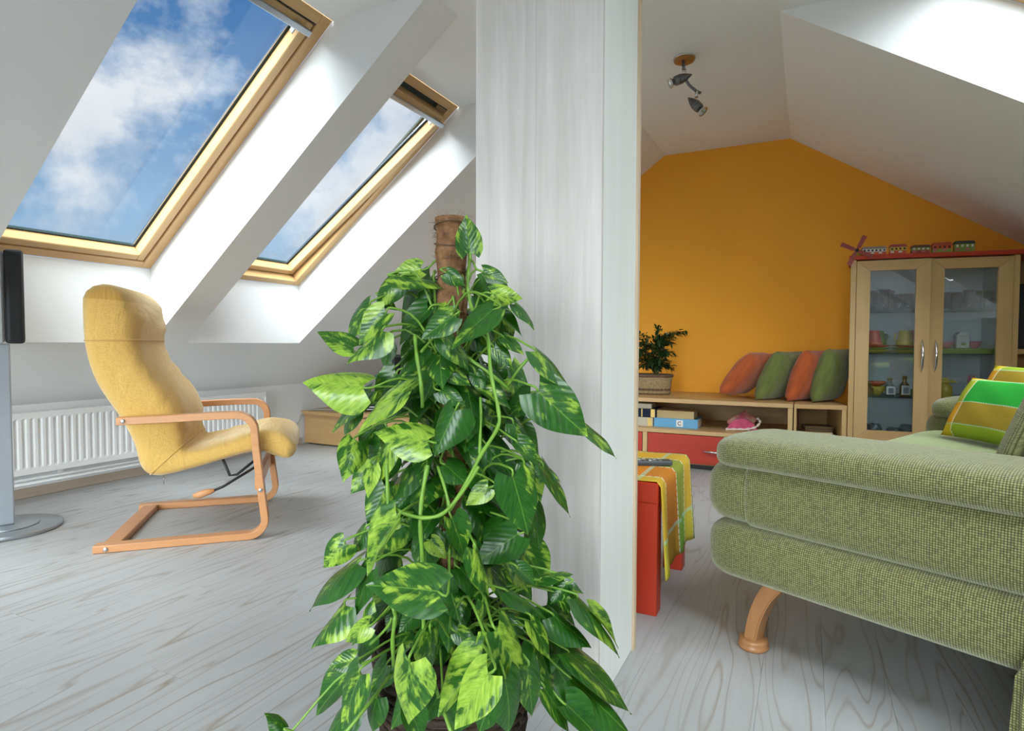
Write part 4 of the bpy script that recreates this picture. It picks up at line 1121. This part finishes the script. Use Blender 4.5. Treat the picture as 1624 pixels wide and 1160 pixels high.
# ------------------------------------------------------------------ sofa
SO = Vector((-.116, 1.769, 0)); SR = math.atan2(-.418, .909)
sofa = thing('sofa', 'green woven fabric sofa with thick rolled arms and curved beech feet', 'sofa', SO, SR)
def sroll(name, x0, x1, prof, mat, parent=sofa, r0=.05, r1=.05, nx=10, bow=None):
    return link(name, roll_mesh(name, x0, x1, prof, r0, r1, nx, 6, bow), mat, parent)
for side_ in (0, 1):
    def B(b): return b if side_ == 0 else 1.94-b
    def pr_(cb, cz, hb, hz, e): 
        return superprof(B(cb), cz, hb, hz, e)
    arm = sroll('arm_pad', -.105, .82, pr_(.055, .556, .150, .050, .62), M_SOFA, r0=.075, r1=.03, bow=lambda x: -.012*max(0, (.02-x)/.13)**2)
    sroll('arm_side', -.012, .70, pr_(.045, .438, .112, .094, .50), M_SOFA, r0=.022, r1=.02)
    sroll('arm_front', -.135, .000, pr_(.045, .438, .116, .088, .62), M_SOFA, r0=.072, r1=.014)
    sroll('arm_base', -.130, .66, pr_(.045, .276, .120, .083, .55), M_SOFA, r0=.080, r1=.02)
bmb = bmesh.new(); bm_box(bmb, (-.095, .14, .198), (.66, 1.80, .330), .03, 3); me = finish_bm(bmb, 'base', True); ul = me.uv_layers.new(name='UVMap')
for p in me.polygons:
    for li, vi in zip(p.loop_indices, p.vertices):
        co = me.vertices[vi].co; ul.data[li].uv = (co.y, co.z+co.x)
link('base', me, M_SOFA, sofa)
for b0, b1 in ((.172, .970), (.976, 1.772)):
    sc_ = sroll('seat_cushion', -.125, .66, superprof((b0+b1)/2, .388, (b1-b0)/2, .070, .30, 40), M_SOFAP, r0=.085, r1=.03, bow=lambda x: .0)
# back frame reaching the floor, and its leaning back cushions
prof_b = [(.572, .02), (.80, .02), (.93, .45), (1.00, .80), (.97, .86), (.90, .86), (.83, .80), (.72, .45), (.585, .24)]
V = []
bmb = bmesh.new()
n = len(prof_b); y0, y1 = -.135, 2.075
vs0 = [bmb.verts.new((a, y0, z)) for a, z in prof_b]; vs1 = [bmb.verts.new((a, y1, z)) for a, z in prof_b]
bmb.faces.new(vs0); bmb.faces.new(vs1[::-1])
for i in range(n): bmb.faces.new((vs0[i], vs0[(i+1) % n], vs1[(i+1) % n], vs1[i]))
bmesh.ops.bevel(bmb, geom=list(bmb.edges), offset=.018, segments=3, affect='EDGES')
bmesh.ops.recalc_face_normals(bmb, faces=bmb.faces)
me = bpy.data.meshes.new('back_frame'); bmb.to_mesh(me); bmb.free()
ul = me.uv_layers.new(name='UVMap')
for p in me.polygons:
    nx_ = p.normal; 
    for li, vi in zip(p.loop_indices, p.vertices):
        co = me.vertices[vi].co
        ul.data[li].uv = (co.x, co.z) if abs(nx_.y) > .6 else (co.y, co.z+co.x*.3)
link('back_frame', me, M_SOFA, sofa)
for b0, b1 in ((.16, .965), (.98, 1.78)):
    bc = link('back_cushion', roll_mesh('back_cushion', -.37, .37, superprof(0, 0, .105, .225, .55, 36), .07, .07, 8, 6), M_SOFA, sofa)
    # roll axis along the sofa length, leaning back
    bc.matrix_local = Matrix.Translation((.60, (b0+b1)/2, .655)) @ Matrix.Rotation(R(20), 4, 'Y') @ Matrix.Rotation(R(90), 4, 'Z')
# curved beech feet
def foot(a, b, sgn):
    pts = [(a-.004*sgn, b, .030), (a+.006*sgn, b, .085), (a+.030*sgn, b, .150), (a+.066*sgn, b, .205), (a+.095*sgn, b, .235)]
    P = spline(pts, 4); V, F = [], []
    for i, p in enumerate(P):
        t = (P[min(i+1, len(P)-1)]-P[max(0, i-1)]).normalized(); nrm_ = Vector((-t.z, 0, t.x)); w = .024; hh = .017+.006*i/len(P)
        for s1, s2 in ((-1, -1), (1, -1), (1, 1), (-1, 1)): V.append(p+nrm_*hh*s1+Vector((0, w*s2, 0)))
    for i in range(len(P)-1):
        for k in range(4): F.append((i*4+k, i*4+(k+1) % 4, (i+1)*4+(k+1) % 4, (i+1)*4+k))
    F.append((3, 2, 1, 0)); F.append(tuple((len(P)-1)*4+k for k in range(4)))
    bm = bmesh.new(); m_ = newmesh('leg', V, F); bm.from_mesh(m_); bmesh.ops.recalc_face_normals(bm, faces=bm.faces)
    bmesh.ops.bevel(bm, geom=[e for e in bm.edges if len({v.index//4 for v in e.verts}) == 2], offset=.004, segments=2, affect='EDGES'); bm.to_mesh(m_); bm.free()
    lg = link('leg', m_, M_BEECHZ, sofa)
    lathe('foot_disc', [(.001, 0), (.036, 0), (.041, .005), (.041, .012), (.037, .017), (.039, .021), (.038, .027), (.033, .031), (.001, .031)], M_BEECHZ, lg, 28, loc=(a-.004*sgn, b, 0))
M_BEECHZ = wood('steamed_beech_foot', (.40, .195, .08), (.31, .14, .052), 'z', 1.4, .35, .8)
foot(0, 0, 1); foot(0, 1.94, 1)

# plaid pillows on the seat
GrD = (.03, .33, .04)
M_PLD = plaid('plaid_pillow_cloth', [(0, (.72, .52, .03)), (.17, GrD), (.86, (.72, .52, .03))], [(0, (.60, .50, .03)), (.16, (.66, .17, .02)), (.52, GrD), (.93, (.72, .52, .03))], .5, True, 120)
M_PLD2 = plaid('plaid_pillow_cloth_turned', [(0, (.72, .52, .03)), (.17, GrD), (.86, (.72, .52, .03))], [(0, (.60, .50, .03)), (.10, GrD), (.46, (.66, .17, .02)), (.90, (.60, .55, .03))], .5, True, 120)
def sofa_pt(a, b, z): 
    c, s = math.cos(SR), math.sin(SR); return Vector((SO.x+a*c-b*s, SO.y+a*s+b*c, z))
def sofa_dir(a, b, z=0):
    c, s = math.cos(SR), math.sin(SR); return Vector((a*c-b*s, a*s+b*c, z))
for (c0, xd, upz, back, sz, lab, sd) in (((.035, 1.43, .470), (.80, -.60), .24, .13, (.42, .275), 'plaid green and orange pillow nearest the back cushion, in front', 1), ((.06, 1.70, .475), (.80, -.60), .26, .11, (.42, .31), 'plaid pillow behind the other one, only its orange top showing', 2)):
    x_d = sofa_dir(*xd).normalized(); bk_ = Vector((-x_d.y, x_d.x, 0))
    u_d = (bk_*back+Vector((0, 0, upz))).normalized()
    o = link('plaid_pillow', pillow_mesh('plaid_pillow', sz[0], sz[1], .12, 16, sd, .05), (M_PLD, M_PLD2)[sd-1])
    ctr = sofa_pt(*c0)+x_d*sz[0]/2+u_d*sz[1]/2
    cushion_at(o, ctr, x_d, u_d); tag(o, lab, 'pillow', 'plaid pillows on the sofa')
# ------------------------------------------------------------------ pothos on a moss pole
PD = 1.10
PX = unproj(720, 1250, PD); PXY = Vector((PX.x, PX.y, 0))
pot = thing('woven_pot', 'dark brown woven pot standing before the column', 'pot', PXY)
M_POT = plain('dark_bark_weave', (.040, .026, .018), .8, .25, var=.5, scale=70, bump=1.0, bscale=180)
lathe('body', [(.001, 0), (.105, 0), (.112, .01), (.130, .16), (.142, .32), (.146, .33), (.138, .335), (.128, .30), (.001, .29)], M_POT, pot, 40)
for j in range(18):
    z = .012+j*.0175; r_ = .112+(.142-.112)*z/.32+.0015
    tube('woven_band', [(math.cos(2*math.pi*i/40)*(r_+.002*((i+j) % 2)), math.sin(2*math.pi*i/40)*(r_+.002*((i+j) % 2)), z) for i in range(41)], .0062, M_POT, pot, 5)
pole = thing('moss_pole', 'brown coir moss pole rising out of the pothos', 'pole', PXY+Vector((0, 0, .2905)))
zt = unproj(716, 352, PD).z
pth = [(.0, 0, .0), (.002, 0, .3), (-.004, .002, .6), (-.007, .002, zt-.2905)]
pth = spline(pth, 14)
rp = random.Random(4)
tube('coir', pth, [.0265+.0022*math.sin(i*1.1)+rp.uniform(-.0012, .0012) for i in range(len(pth))], M_COIR, pole, 20)
V, F = [], []
for k in range(1500):
    i = rp.randrange(0, len(pth)-1); p = Vector(pth[i]).lerp(Vector(pth[i+1]), rp.random()); a = rp.uniform(0, 6.28)
    o_ = Vector((math.cos(a), math.sin(a), 0)); tn = Vector((-math.sin(a), math.cos(a), 0))
    b0 = p+o_*.0262; d_ = (tn*rp.uniform(-1, 1)+o_*rp.uniform(.1, .35)+Vector((0, 0, rp.uniform(-.8, .8)))).normalized(); L = rp.uniform(.012, .026)
    s_ = Vector((0, 0, .0005))
    j = len(V); V += [b0-s_, b0+s_, b0+d_*L]; F.append((j, j+1, j+2))
fb = link('fibres', newmesh('fibres', V, F), M_COIR, pole); fb['kind'] = 'stuff'
for zf in (.97, .80, .62, .90, .70, .50):
    i = int(zf*(len(pth)-1)); c = Vector(pth[i])
    tube('wire', [c+Vector((math.cos(a*.4)*.030, math.sin(a*.4)*.030, .006*math.sin(a*.4+i))) for a in range(17)], .0011, M_BARK, pole, 5)

def leaf_mat():
    m, nt, b = base_mat('variegated_pothos_leaf', .30, .45)
    tc = ND(nt, 'ShaderNodeTexCoord'); oi = ND(nt, 'ShaderNodeObjectInfo')
    sp = ND(nt, 'ShaderNodeSeparateXYZ'); nt.links.new(tc.outputs['UV'], sp.inputs[0])
    # streaks run obliquely from the midrib towards the margin
    av = math_(nt, 'ABSOLUTE', math_(nt, 'SUBTRACT', sp.outputs[1], .5))
    sgn = math_(nt, 'SIGN', math_(nt, 'SUBTRACT', sp.outputs[1], .5))
    s1 = math_(nt, 'SUBTRACT', sp.outputs[0], math_(nt, 'MULTIPLY', av, .9))
    cx = ND(nt, 'ShaderNodeCombineXYZ')
    nt.links.new(math_(nt, 'MULTIPLY', s1, 6.0), cx.inputs[0]); nt.links.new(math_(nt, 'MULTIPLY', av, 2.4), cx.inputs[1])
    nt.links.new(math_(nt, 'ADD', math_(nt, 'MULTIPLY', oi.outputs['Random'], 57.0), math_(nt, 'MULTIPLY', sgn, 3.1)), cx.inputs[2])
    nz = ND(nt, 'ShaderNodeTexNoise'); nz.inputs['Scale'].default_value = 1.15; nz.inputs['Detail'].default_value = 7; nz.inputs['Roughness'].default_value = .68; nz.inputs['Distortion'].default_value = .5
    nt.links.new(cx.outputs[0], nz.inputs['Vector'])
    # colour channel of the object carries how variegated this leaf is
    sc = ND(nt, 'ShaderNodeSeparateColor'); nt.links.new(oi.outputs['Color'], sc.inputs[0])
    cz = ND(nt, 'ShaderNodeCombineXYZ'); nt.links.new(math_(nt, 'MULTIPLY', sp.outputs[0], 1.9), cz.inputs[0]); nt.links.new(math_(nt, 'MULTIPLY', sp.outputs[1], 3.0), cz.inputs[1]); nt.links.new(math_(nt, 'MULTIPLY', oi.outputs['Random'], 91.0), cz.inputs[2])
    nl = ND(nt, 'ShaderNodeTexNoise'); nl.inputs['Scale'].default_value = 1.3; nl.inputs['Detail'].default_value = 3; nt.links.new(cz.outputs[0], nl.inputs['Vector'])
    base_ = math_(nt, 'ADD', math_(nt, 'MULTIPLY', nz.outputs[0], .48), math_(nt, 'MULTIPLY', nl.outputs[0], .52))
    v_ = math_(nt, 'ADD', base_, math_(nt, 'MULTIPLY', math_(nt, 'SUBTRACT', sc.outputs[0], .5), .26))
    fac = ramp(nt, v_, [(.505, 0.0), (.545, .6), (.60, 1.0)])
    n2 = ND(nt, 'ShaderNodeTexNoise'); n2.inputs['Scale'].default_value = 3.0; nt.links.new(cx.outputs[0], n2.inputs['Vector'])
    green = ramp(nt, n2.outputs[0], [(.3, (.009, .058, .007)), (.7, (.026, .122, .010))])
    lime = ramp(nt, n2.outputs[0], [(.3, (.19, .36, .026)), (.75, (.41, .56, .075))])
    c = mixc(nt, fac, green, lime)
    rib = ramp(nt, av, [(.0, .55), (.018, .0)])
    c = mixc(nt, rib, c, (.20, .38, .05))
    nt.links.new(c, b.inputs['Base Color'])
    # side veins
    vn = math_(nt, 'SINE', math_(nt, 'MULTIPLY', s1, 46.0))
    bp = ND(nt, 'ShaderNodeBump'); bp.inputs['Strength'].default_value = .10; bp.inputs['Distance'].default_value = .003
    nt.links.new(vn, bp.inputs['Height']); nt.links.new(bp.outputs[0], b.inputs['Normal'])
    b.inputs['Coat Weight'].default_value = .15; b.inputs['Coat Roughness'].default_value = .25
    tl = ND(nt, 'ShaderNodeBsdfTranslucent'); nt.links.new(mixc(nt, .5, c, (.20, .5, .02)), tl.inputs[0])
    mx = ND(nt, 'ShaderNodeMixShader'); mx.inputs[0].default_value = .18
    out = nt.nodes['Material Output']
    nt.links.new(b.outputs[0], mx.inputs[1]); nt.links.new(tl.outputs[0], mx.inputs[2]); nt.links.new(mx.outputs[0], out.inputs[0])
    return m
M_LEAF = leaf_mat()
def leaf_mesh(fold, droop, curl, ratio, seed):
    """heart-shaped leaf: base at the origin, tip at x = 1, lobes behind the base"""
    rl = random.Random(seed); ph = rl.uniform(0, 6)
    nx_, ny_ = 14, 8
    V, F, U = [], [], []
    for i in range(nx_+1):
        t = i/nx_
        # heart outline: half width along the length, lobes behind the base, drawn-out tip
        T_ = [(0, .60), (.05, .78), (.14, .95), (.24, 1.0), (.38, .96), (.54, .80), (.69, .57), (.81, .35), (.91, .16), (1.0, .0)]
        for (ta, wa), (tb_, wb_) in zip(T_, T_[1:]):
            if ta <= t <= tb_: hw = ratio/2*(wa+(wb_-wa)*(t-ta)/(tb_-ta))
        for j in range(ny_+1):
            s = 2*j/ny_-1
            x = t - .15*abs(s)**1.3*max(0, 1-t*2.4) + .02*(1-abs(s))*max(0, 1-t*5)
            y = hw*s
            z = fold*abs(y) - droop*t*t + .012*math.sin(9*t+ph+2*s)*abs(s) + curl*(y*y)*3*(1 if s > 0 else .6)
            V.append((x, y, z)); U.append((t, (s*hw/ratio+.5)))
    for i in range(nx_):
        for j in range(ny_): F.append((i*(ny_+1)+j, (i+1)*(ny_+1)+j, (i+1)*(ny_+1)+j+1, i*(ny_+1)+j+1))
    me = newmesh('leaf', V, F, True, U); me.materials.append(M_LEAF); return me
LM = [leaf_mesh(.22, .10, -.3, .74, 1), leaf_mesh(.10, .22, -.5, .78, 2), leaf_mesh(.30, .18, .2, .70, 3), leaf_mesh(.16, .05, -.8, .76, 4), leaf_mesh(.05, .30, -.4, .73, 5)]
plant = thing('pothos_plant', 'tall variegated pothos climbing a coir pole in front of the column', 'plant', PXY+Vector((0, 0, .30)))
PINV = Matrix.Translation(-(PXY+Vector((0, 0, .30))))
AXU = 720
def axis_at(z): return PXY + Vector((0, 0, z))
def radius_at(v):
    t = max(0, min(1, (v-380)/750)); return .13+.20*t
VIEW = Vector((FW.x, FW.y, 0)).normalized()
stems = 0
def add_leaf(bu, bv, tu, tv, w, layer=.8, vari=.5, kind=None, stem=True, back=False):
    """leaf base pixel, tip pixel, apparent width in pixels, how far to the front of the plant (1 front .. -1 back)"""
    global stems
    px2m = PD/FPX
    cu, cv = (bu+tu)/2, (bv+tv)/2
    R_ = radius_at(cv); dx = (cu-AXU)*px2m
    dd = layer*math.sqrt(max(.02, R_*R_-min(dx*dx, R_*R_*.95)))
    depth = PD-dd
    if cu > 790: depth = min(depth, 1.16)
    ln2 = math.hypot(tu-bu, tv-bv)*depth/FPX; wm = w*depth/FPX
    Lt = max(ln2, wm/.70)
    dz = math.sqrt(max(0, Lt*Lt-ln2*ln2))
    Bp = unproj(bu, bv, depth+dz*.4); Tp = unproj(tu, tv, depth-dz*.6)
    X = (Tp-Bp); L = X.length; X.normalize()
    toC = (CAM-(Bp+Tp)/2).normalized()
    N0 = (toC-X*toC.dot(X)).normalized()
    f = max(.18, min(1, wm/(.70*L)))
    ang_ = math.acos(f)
    S_ = X.cross(N0)
    # roll the blade so that its upper face turns to the sky
    cand = [N0*math.cos(ang_)+S_*math.sin(ang_), N0*math.cos(ang_)-S_*math.sin(ang_)]
    Nn = max(cand, key=lambda q: q.z)
    if back: Nn = min(cand, key=lambda q: q.z)
    Y_ = Nn.cross(X)
    k = kind if kind is not None else (int(bu*7+bv*3) % len(LM))
    o = link('leaf', LM[k], None, plant)
    o.color = (vari, vari, vari, 1)
    M_ = Matrix(((X.x*L, Y_.x*L, Nn.x*L, Bp.x), (X.y*L, Y_.y*L, Nn.y*L, Bp.y), (X.z*L, Y_.z*L, Nn.z*L, Bp.z), (0, 0, 0, 1)))
    o.matrix_local = PINV @ M_
    if stem:
        ax = axis_at(max(.30, Bp.z-rs.uniform(.03, .12))) + Vector((rs.uniform(-.03, .03), rs.uniform(-.03, .03), 0))
        hor = Vector((Bp.x-ax.x, Bp.y-ax.y, 0))
        if hor.length > .22: ax = ax + hor*(1-.20/hor.length)*.8
        mid_ = (Bp+ax)/2 + Vector((0, 0, .035+.02*rs.random()))
        P = spline([PINV @ ax, PINV @ mid_, PINV @ (Bp-X*.012), PINV @ (Bp+X*.02*L)], 4)
        tube('petiole', P, [.0023-.0007*i/len(P) for i in range(len(P))], M_LGREEN, plant, 6)
    return o
rs = random.Random(21)
def c4(x, y): return (440+x/2.636, 320+y/2.636)
def c5(x, y): return (400+x/2.619, 740+y/2.619)
L4 = [ # bx, by, tx, ty, width, layer, variegation
 (805,215,788,48,118,.5,.50),(600,285,462,312,92,.2,.80),(490,308,697,326,58,.5,.55),(510,325,392,432,95,.5,.50),(388,430,258,562,85,.5,.45),(455,465,325,592,108,.8,.66),
 (440,540,285,672,62,.9,.60),(318,612,168,533,88,.6,.55),(362,775,102,750,150,.9,.86),(655,412,515,482,88,.2,.40),(735,478,595,572,104,.9,.42),(705,298,784,350,66,.6,.30),
 (858,292,968,336,72,.3,.42),(895,385,1027,400,92,.7,.72),(995,428,1094,512,46,.5,.38),(915,468,1037,547,42,.5,.35),(945,568,1038,637,54,.6,.45),(905,608,987,692,74,.6,.42),
 (905,450,715,602,96,.9,.30),(700,560,818,692,94,.7,.48),(1080,625,1270,772,78,.8,.46),(1085,790,1302,986,205,.9,.34),(1293,955,1428,1064,54,.6,.40),(1062,810,958,905,118,.3,.22),
 (632,1000,403,936,138,1.0,.72),(745,870,650,1066,128,.9,.20),(522,795,323,952,72,1.0,.78),(330,1000,282,1150,140,.8,.68),(402,950,338,1022,84,.4,.25),(472,1003,365,1178,74,.9,.68),
 (592,728,488,812,100,.5,.60),(500,720,390,850,98,.4,.25),(388,795,213,952,62,.7,.42),(332,868,248,972,54,.5,.35),(715,708,812,762,74,.6,.60),(608,700,722,742,72,.3,.15),
 (680,790,782,846,84,.6,.25),(848,778,986,852,74,.5,.50),(985,928,1052,1022,74,.6,.40),(1000,1008,1102,1102,76,.7,.35),(1028,1088,1102,1182,84,.7,.40),(1105,1093,1187,1172,52,.5,.38),
 (700,1098,792,1184,108,.6,.12),(808,928,892,1034,104,.2,.15),(828,718,862,802,64,.5,.25),(440,400,500,455,50,.2,.30),(870,330,830,430,80,.0,.20),(760,350,690,420,60,.3,.25),
 (560,600,530,690,70,.2,.35),(640,610,700,690,80,.2,.25),(470,600,440,700,60,.1,.15),(860,470,820,560,80,.3,.30),(560,830,640,900,80,.2,.15),(900,870,830,940,90,.3,.25),(770,620,700,690,80,.4,.30),(560,690,640,740,70,.1,.45),(930,700,880,790,70,.1,.2)]
L5 = [(1080,38,1158,292,172,.9,.24),(1128,-2,1162,108,84,.7,.45),(1205,0,1340,202,64,.6,.36),(1148,150,1190,307,56,.4,.15),(982,88,883,162,84,.7,.82),(828,213,895,378,108,.7,.30),
 (1042,235,903,322,104,.4,.15),(1105,280,925,405,160,.5,.10),(606,212,438,442,118,1.0,.62),(388,318,283,432,108,.8,.62),(472,262,397,362,62,.5,.40),(442,400,188,542,96,.8,.30),
 (492,428,412,622,78,.6,.25),(778,520,468,482,205,1.05,.50),(388,573,238,752,64,.7,.52),(478,648,492,556,56,.6,.42),(484,660,366,722,86,.8,.80),(428,800,312,832,82,.7,.50),
 (452,858,352,1092,108,.9,.50),(432,988,268,1118,94,.6,.20),(655,808,602,1096,150,1.1,.84),(962,800,733,1022,158,1.0,.66),(985,858,822,1092,160,1.15,.92),(742,688,748,892,108,.9,.50),
 (850,688,934,756,84,.6,.48),(1012,678,1162,934,180,1.0,.64),(1048,880,1105,1140,166,1.0,.05),(1140,828,1178,1048,116,.9,.36),(1210,918,1338,1105,84,.8,.30),(1320,878,1588,1118,170,.9,.08),
 (1298,985,1464,1124,126,.9,.08),(1308,768,1600,1007,118,.8,.48),(1345,543,1572,750,64,.7,.34),(1400,603,1545,735,44,.6,.72),(1198,462,1328,424,50,.4,.50),(1248,618,1417,752,108,.6,.08),
 (1158,638,1252,804,80,.7,.52),(1302,488,1238,574,76,.4,.22),(1288,498,1382,518,46,.3,.42),(928,343,992,544,78,.8,.56),(1103,423,1187,492,64,.5,.25),(1068,428,1168,502,52,.4,.80),
 (1058,518,1242,602,56,.6,.15),(1288,553,1322,624,50,.4,.50),(738,308,805,384,76,.5,.85),(132,1090,64,1013,54,.9,.35),(500,-5,470,132,64,.9,.78),(682,88,588,184,96,.3,.12),
 (958,558,972,664,56,.5,.60),(600,600,560,690,90,.4,.15),(690,600,610,690,96,.5,.10),(640,690,620,790,90,.4,.35),(900,470,960,540,80,.3,.12),(820,470,880,560,90,.3,.10),(1060,640,1130,700,70,.3,.20),
 (560,60,500,150,80,.3,.25),(760,60,840,130,100,.2,.10),(880,520,820,610,90,.2,.15),(560,300,640,360,80,.2,.10),(1200,830,1280,790,70,.3,.15),(770,960,700,1080,110,.8,.12),(1180,700,1280,690,60,.3,.30),(1240,680,1400,742,60,.4,.12),(470,700,440,830,70,.5,.20),(600,880,480,980,90,.3,.10),(690,900,560,1090,110,.7,.10),(560,820,470,940,90,.5,.25),(880,960,800,1130,120,.7,.10),(520,960,460,1120,90,.5,.15),(1000,960,930,1120,120,.9,.15),(650,1000,720,1150,110,.9,.20)]
for a in L4:
    b_, t_ = c4(a[0], a[1]), c4(a[2], a[3]); add_leaf(*b_, *t_, a[4]/2.636, a[5], a[6])
for a in L5:
    b_, t_ = c5(a[0], a[1]), c5(a[2], a[3]); add_leaf(*b_, *t_, a[4]/2.619, a[5], a[6])
# the many half-hidden leaves of the middle layer
HW = [(430, 60), (500, 115), (600, 160), (700, 175), (800, 165), (900, 180), (1000, 215), (1120, 230)]
for k in range(62):
    v = 440+640*((k*.618) % 1.0)
    for (va, wa), (vb, wb_) in zip(HW, HW[1:]):
        if va <= v <= vb: hw_ = wa+(wb_-wa)*(v-va)/(vb-va)
    q = rs.uniform(-.78, .78); u = 720+q*hw_
    sg = 1 if q > 0 else -1
    Lp = rs.uniform(62, 98); an = R(rs.uniform(35, 80))
    add_leaf(u, v, u+sg*math.cos(an)*Lp, v+math.sin(an)*Lp, Lp*rs.uniform(.45, .72), rs.uniform(-.1, .42), rs.choice((.1, .2, .3, .45, .55)), None, k % 2 == 0)
# leaves deeper inside and round the back
for k in range(90):
    z = .36+.50*(k/90)**.85
    a = rs.uniform(0, 6.28); rr = rs.uniform(.03, .06+.07*(1-(z-.36)/.5))
    Bp = axis_at(z)+Vector((math.cos(a)*rr, math.sin(a)*rr, 0)); dr_ = Vector((math.cos(a+rs.uniform(-.7, .7)), math.sin(a+rs.uniform(-.7, .7)), -rs.uniform(.3, 1.2))).normalized(); L = rs.uniform(.07, .10)
    Nn = (Vector((math.cos(a), math.sin(a), 1.0))); Nn = (Nn-dr_*Nn.dot(dr_)).normalized(); Y_ = Nn.cross(dr_)
    o = link('leaf', LM[k % 5], None, plant); v_ = rs.uniform(.05, .45); o.color = (v_, v_, v_, 1)
    o.matrix_local = PINV @ Matrix(((dr_.x*L, Y_.x*L, Nn.x*L, Bp.x), (dr_.y*L, Y_.y*L, Nn.y*L, Bp.y), (dr_.z*L, Y_.z*L, Nn.z*L, Bp.z), (0, 0, 0, 1)))
# climbing and hanging vines
def vine(pts, r, conv, off):
    P = []
    for i, p in enumerate(pts):
        u, v = conv(*p); o_ = off[i] if hasattr(off, '__len__') else off
        P.append(PINV @ unproj(u, v, PD-o_))
    P = spline(P, 5)
    tube('vine', P, [r*.66*(1+.12*math.sin(i*1.3)) for i in range(len(P))], M_LGREEN, plant, 8)
vine([(805,215),(800,290),(795,345),(812,445),(858,505),(882,580),(892,715),(925,880),(918,950),(850,1060),(800,1160),(720,1290)], .0048, c4, [.04,.05,.06,.07,.10,.12,.15,.17,.18,.19,.2,.2])
vine([(940,0),(880,95),(800,190),(725,214),(650,202),(585,172)], .0045, c5, [.2,.21,.22,.22,.21,.2])
vine([(575,560),(582,640),(600,760),(606,860)], .0048, c4, [.10,.12,.13,.12])
vine([(558,-10),(562,90),(566,192)], .0045, c5, .20)
vine([(728,-5),(705,130),(698,240),(706,380),(710,560),(712,690)], .0050, c5, [.19,.20,.21,.2,.2,.19])
vine([(558,520),(590,600),(594,630),(584,720),(588,830)], .0050, c5, [.20,.2,.21,.2,.18])
vine([(748,880),(785,985),(820,1085),(845,1130)], .0050, c5, [.2,.22,.24,.24])
vine([(575,865),(500,965),(400,1092),(340,1150)], .0042, c5, [.15,.18,.2,.2])
vine([(600,630),(660,560),(735,470)], .0040, c4, [.12,.10,.06])
vine([(960,775),(1010,700),(1075,630)], .0040, c4, [.08,.1,.1])
vine([(690,560),(780,640),(890,720),(975,790)], .0045, c4, [.06,.09,.1,.08])
vine([(130,1090),(190,1108),(260,1135)], .0028, c5, [.18,.17,.15])
vine([(845,1055),(850,900),(848,820)], .0035, c4, [.19,.16,.14])
vine([(820,170),(800,90),(770,0)], .0035, c5, [.2,.19,.17])
vine([(490,740),(560,670),(580,630)], .0035, c5, [.16,.19,.2])
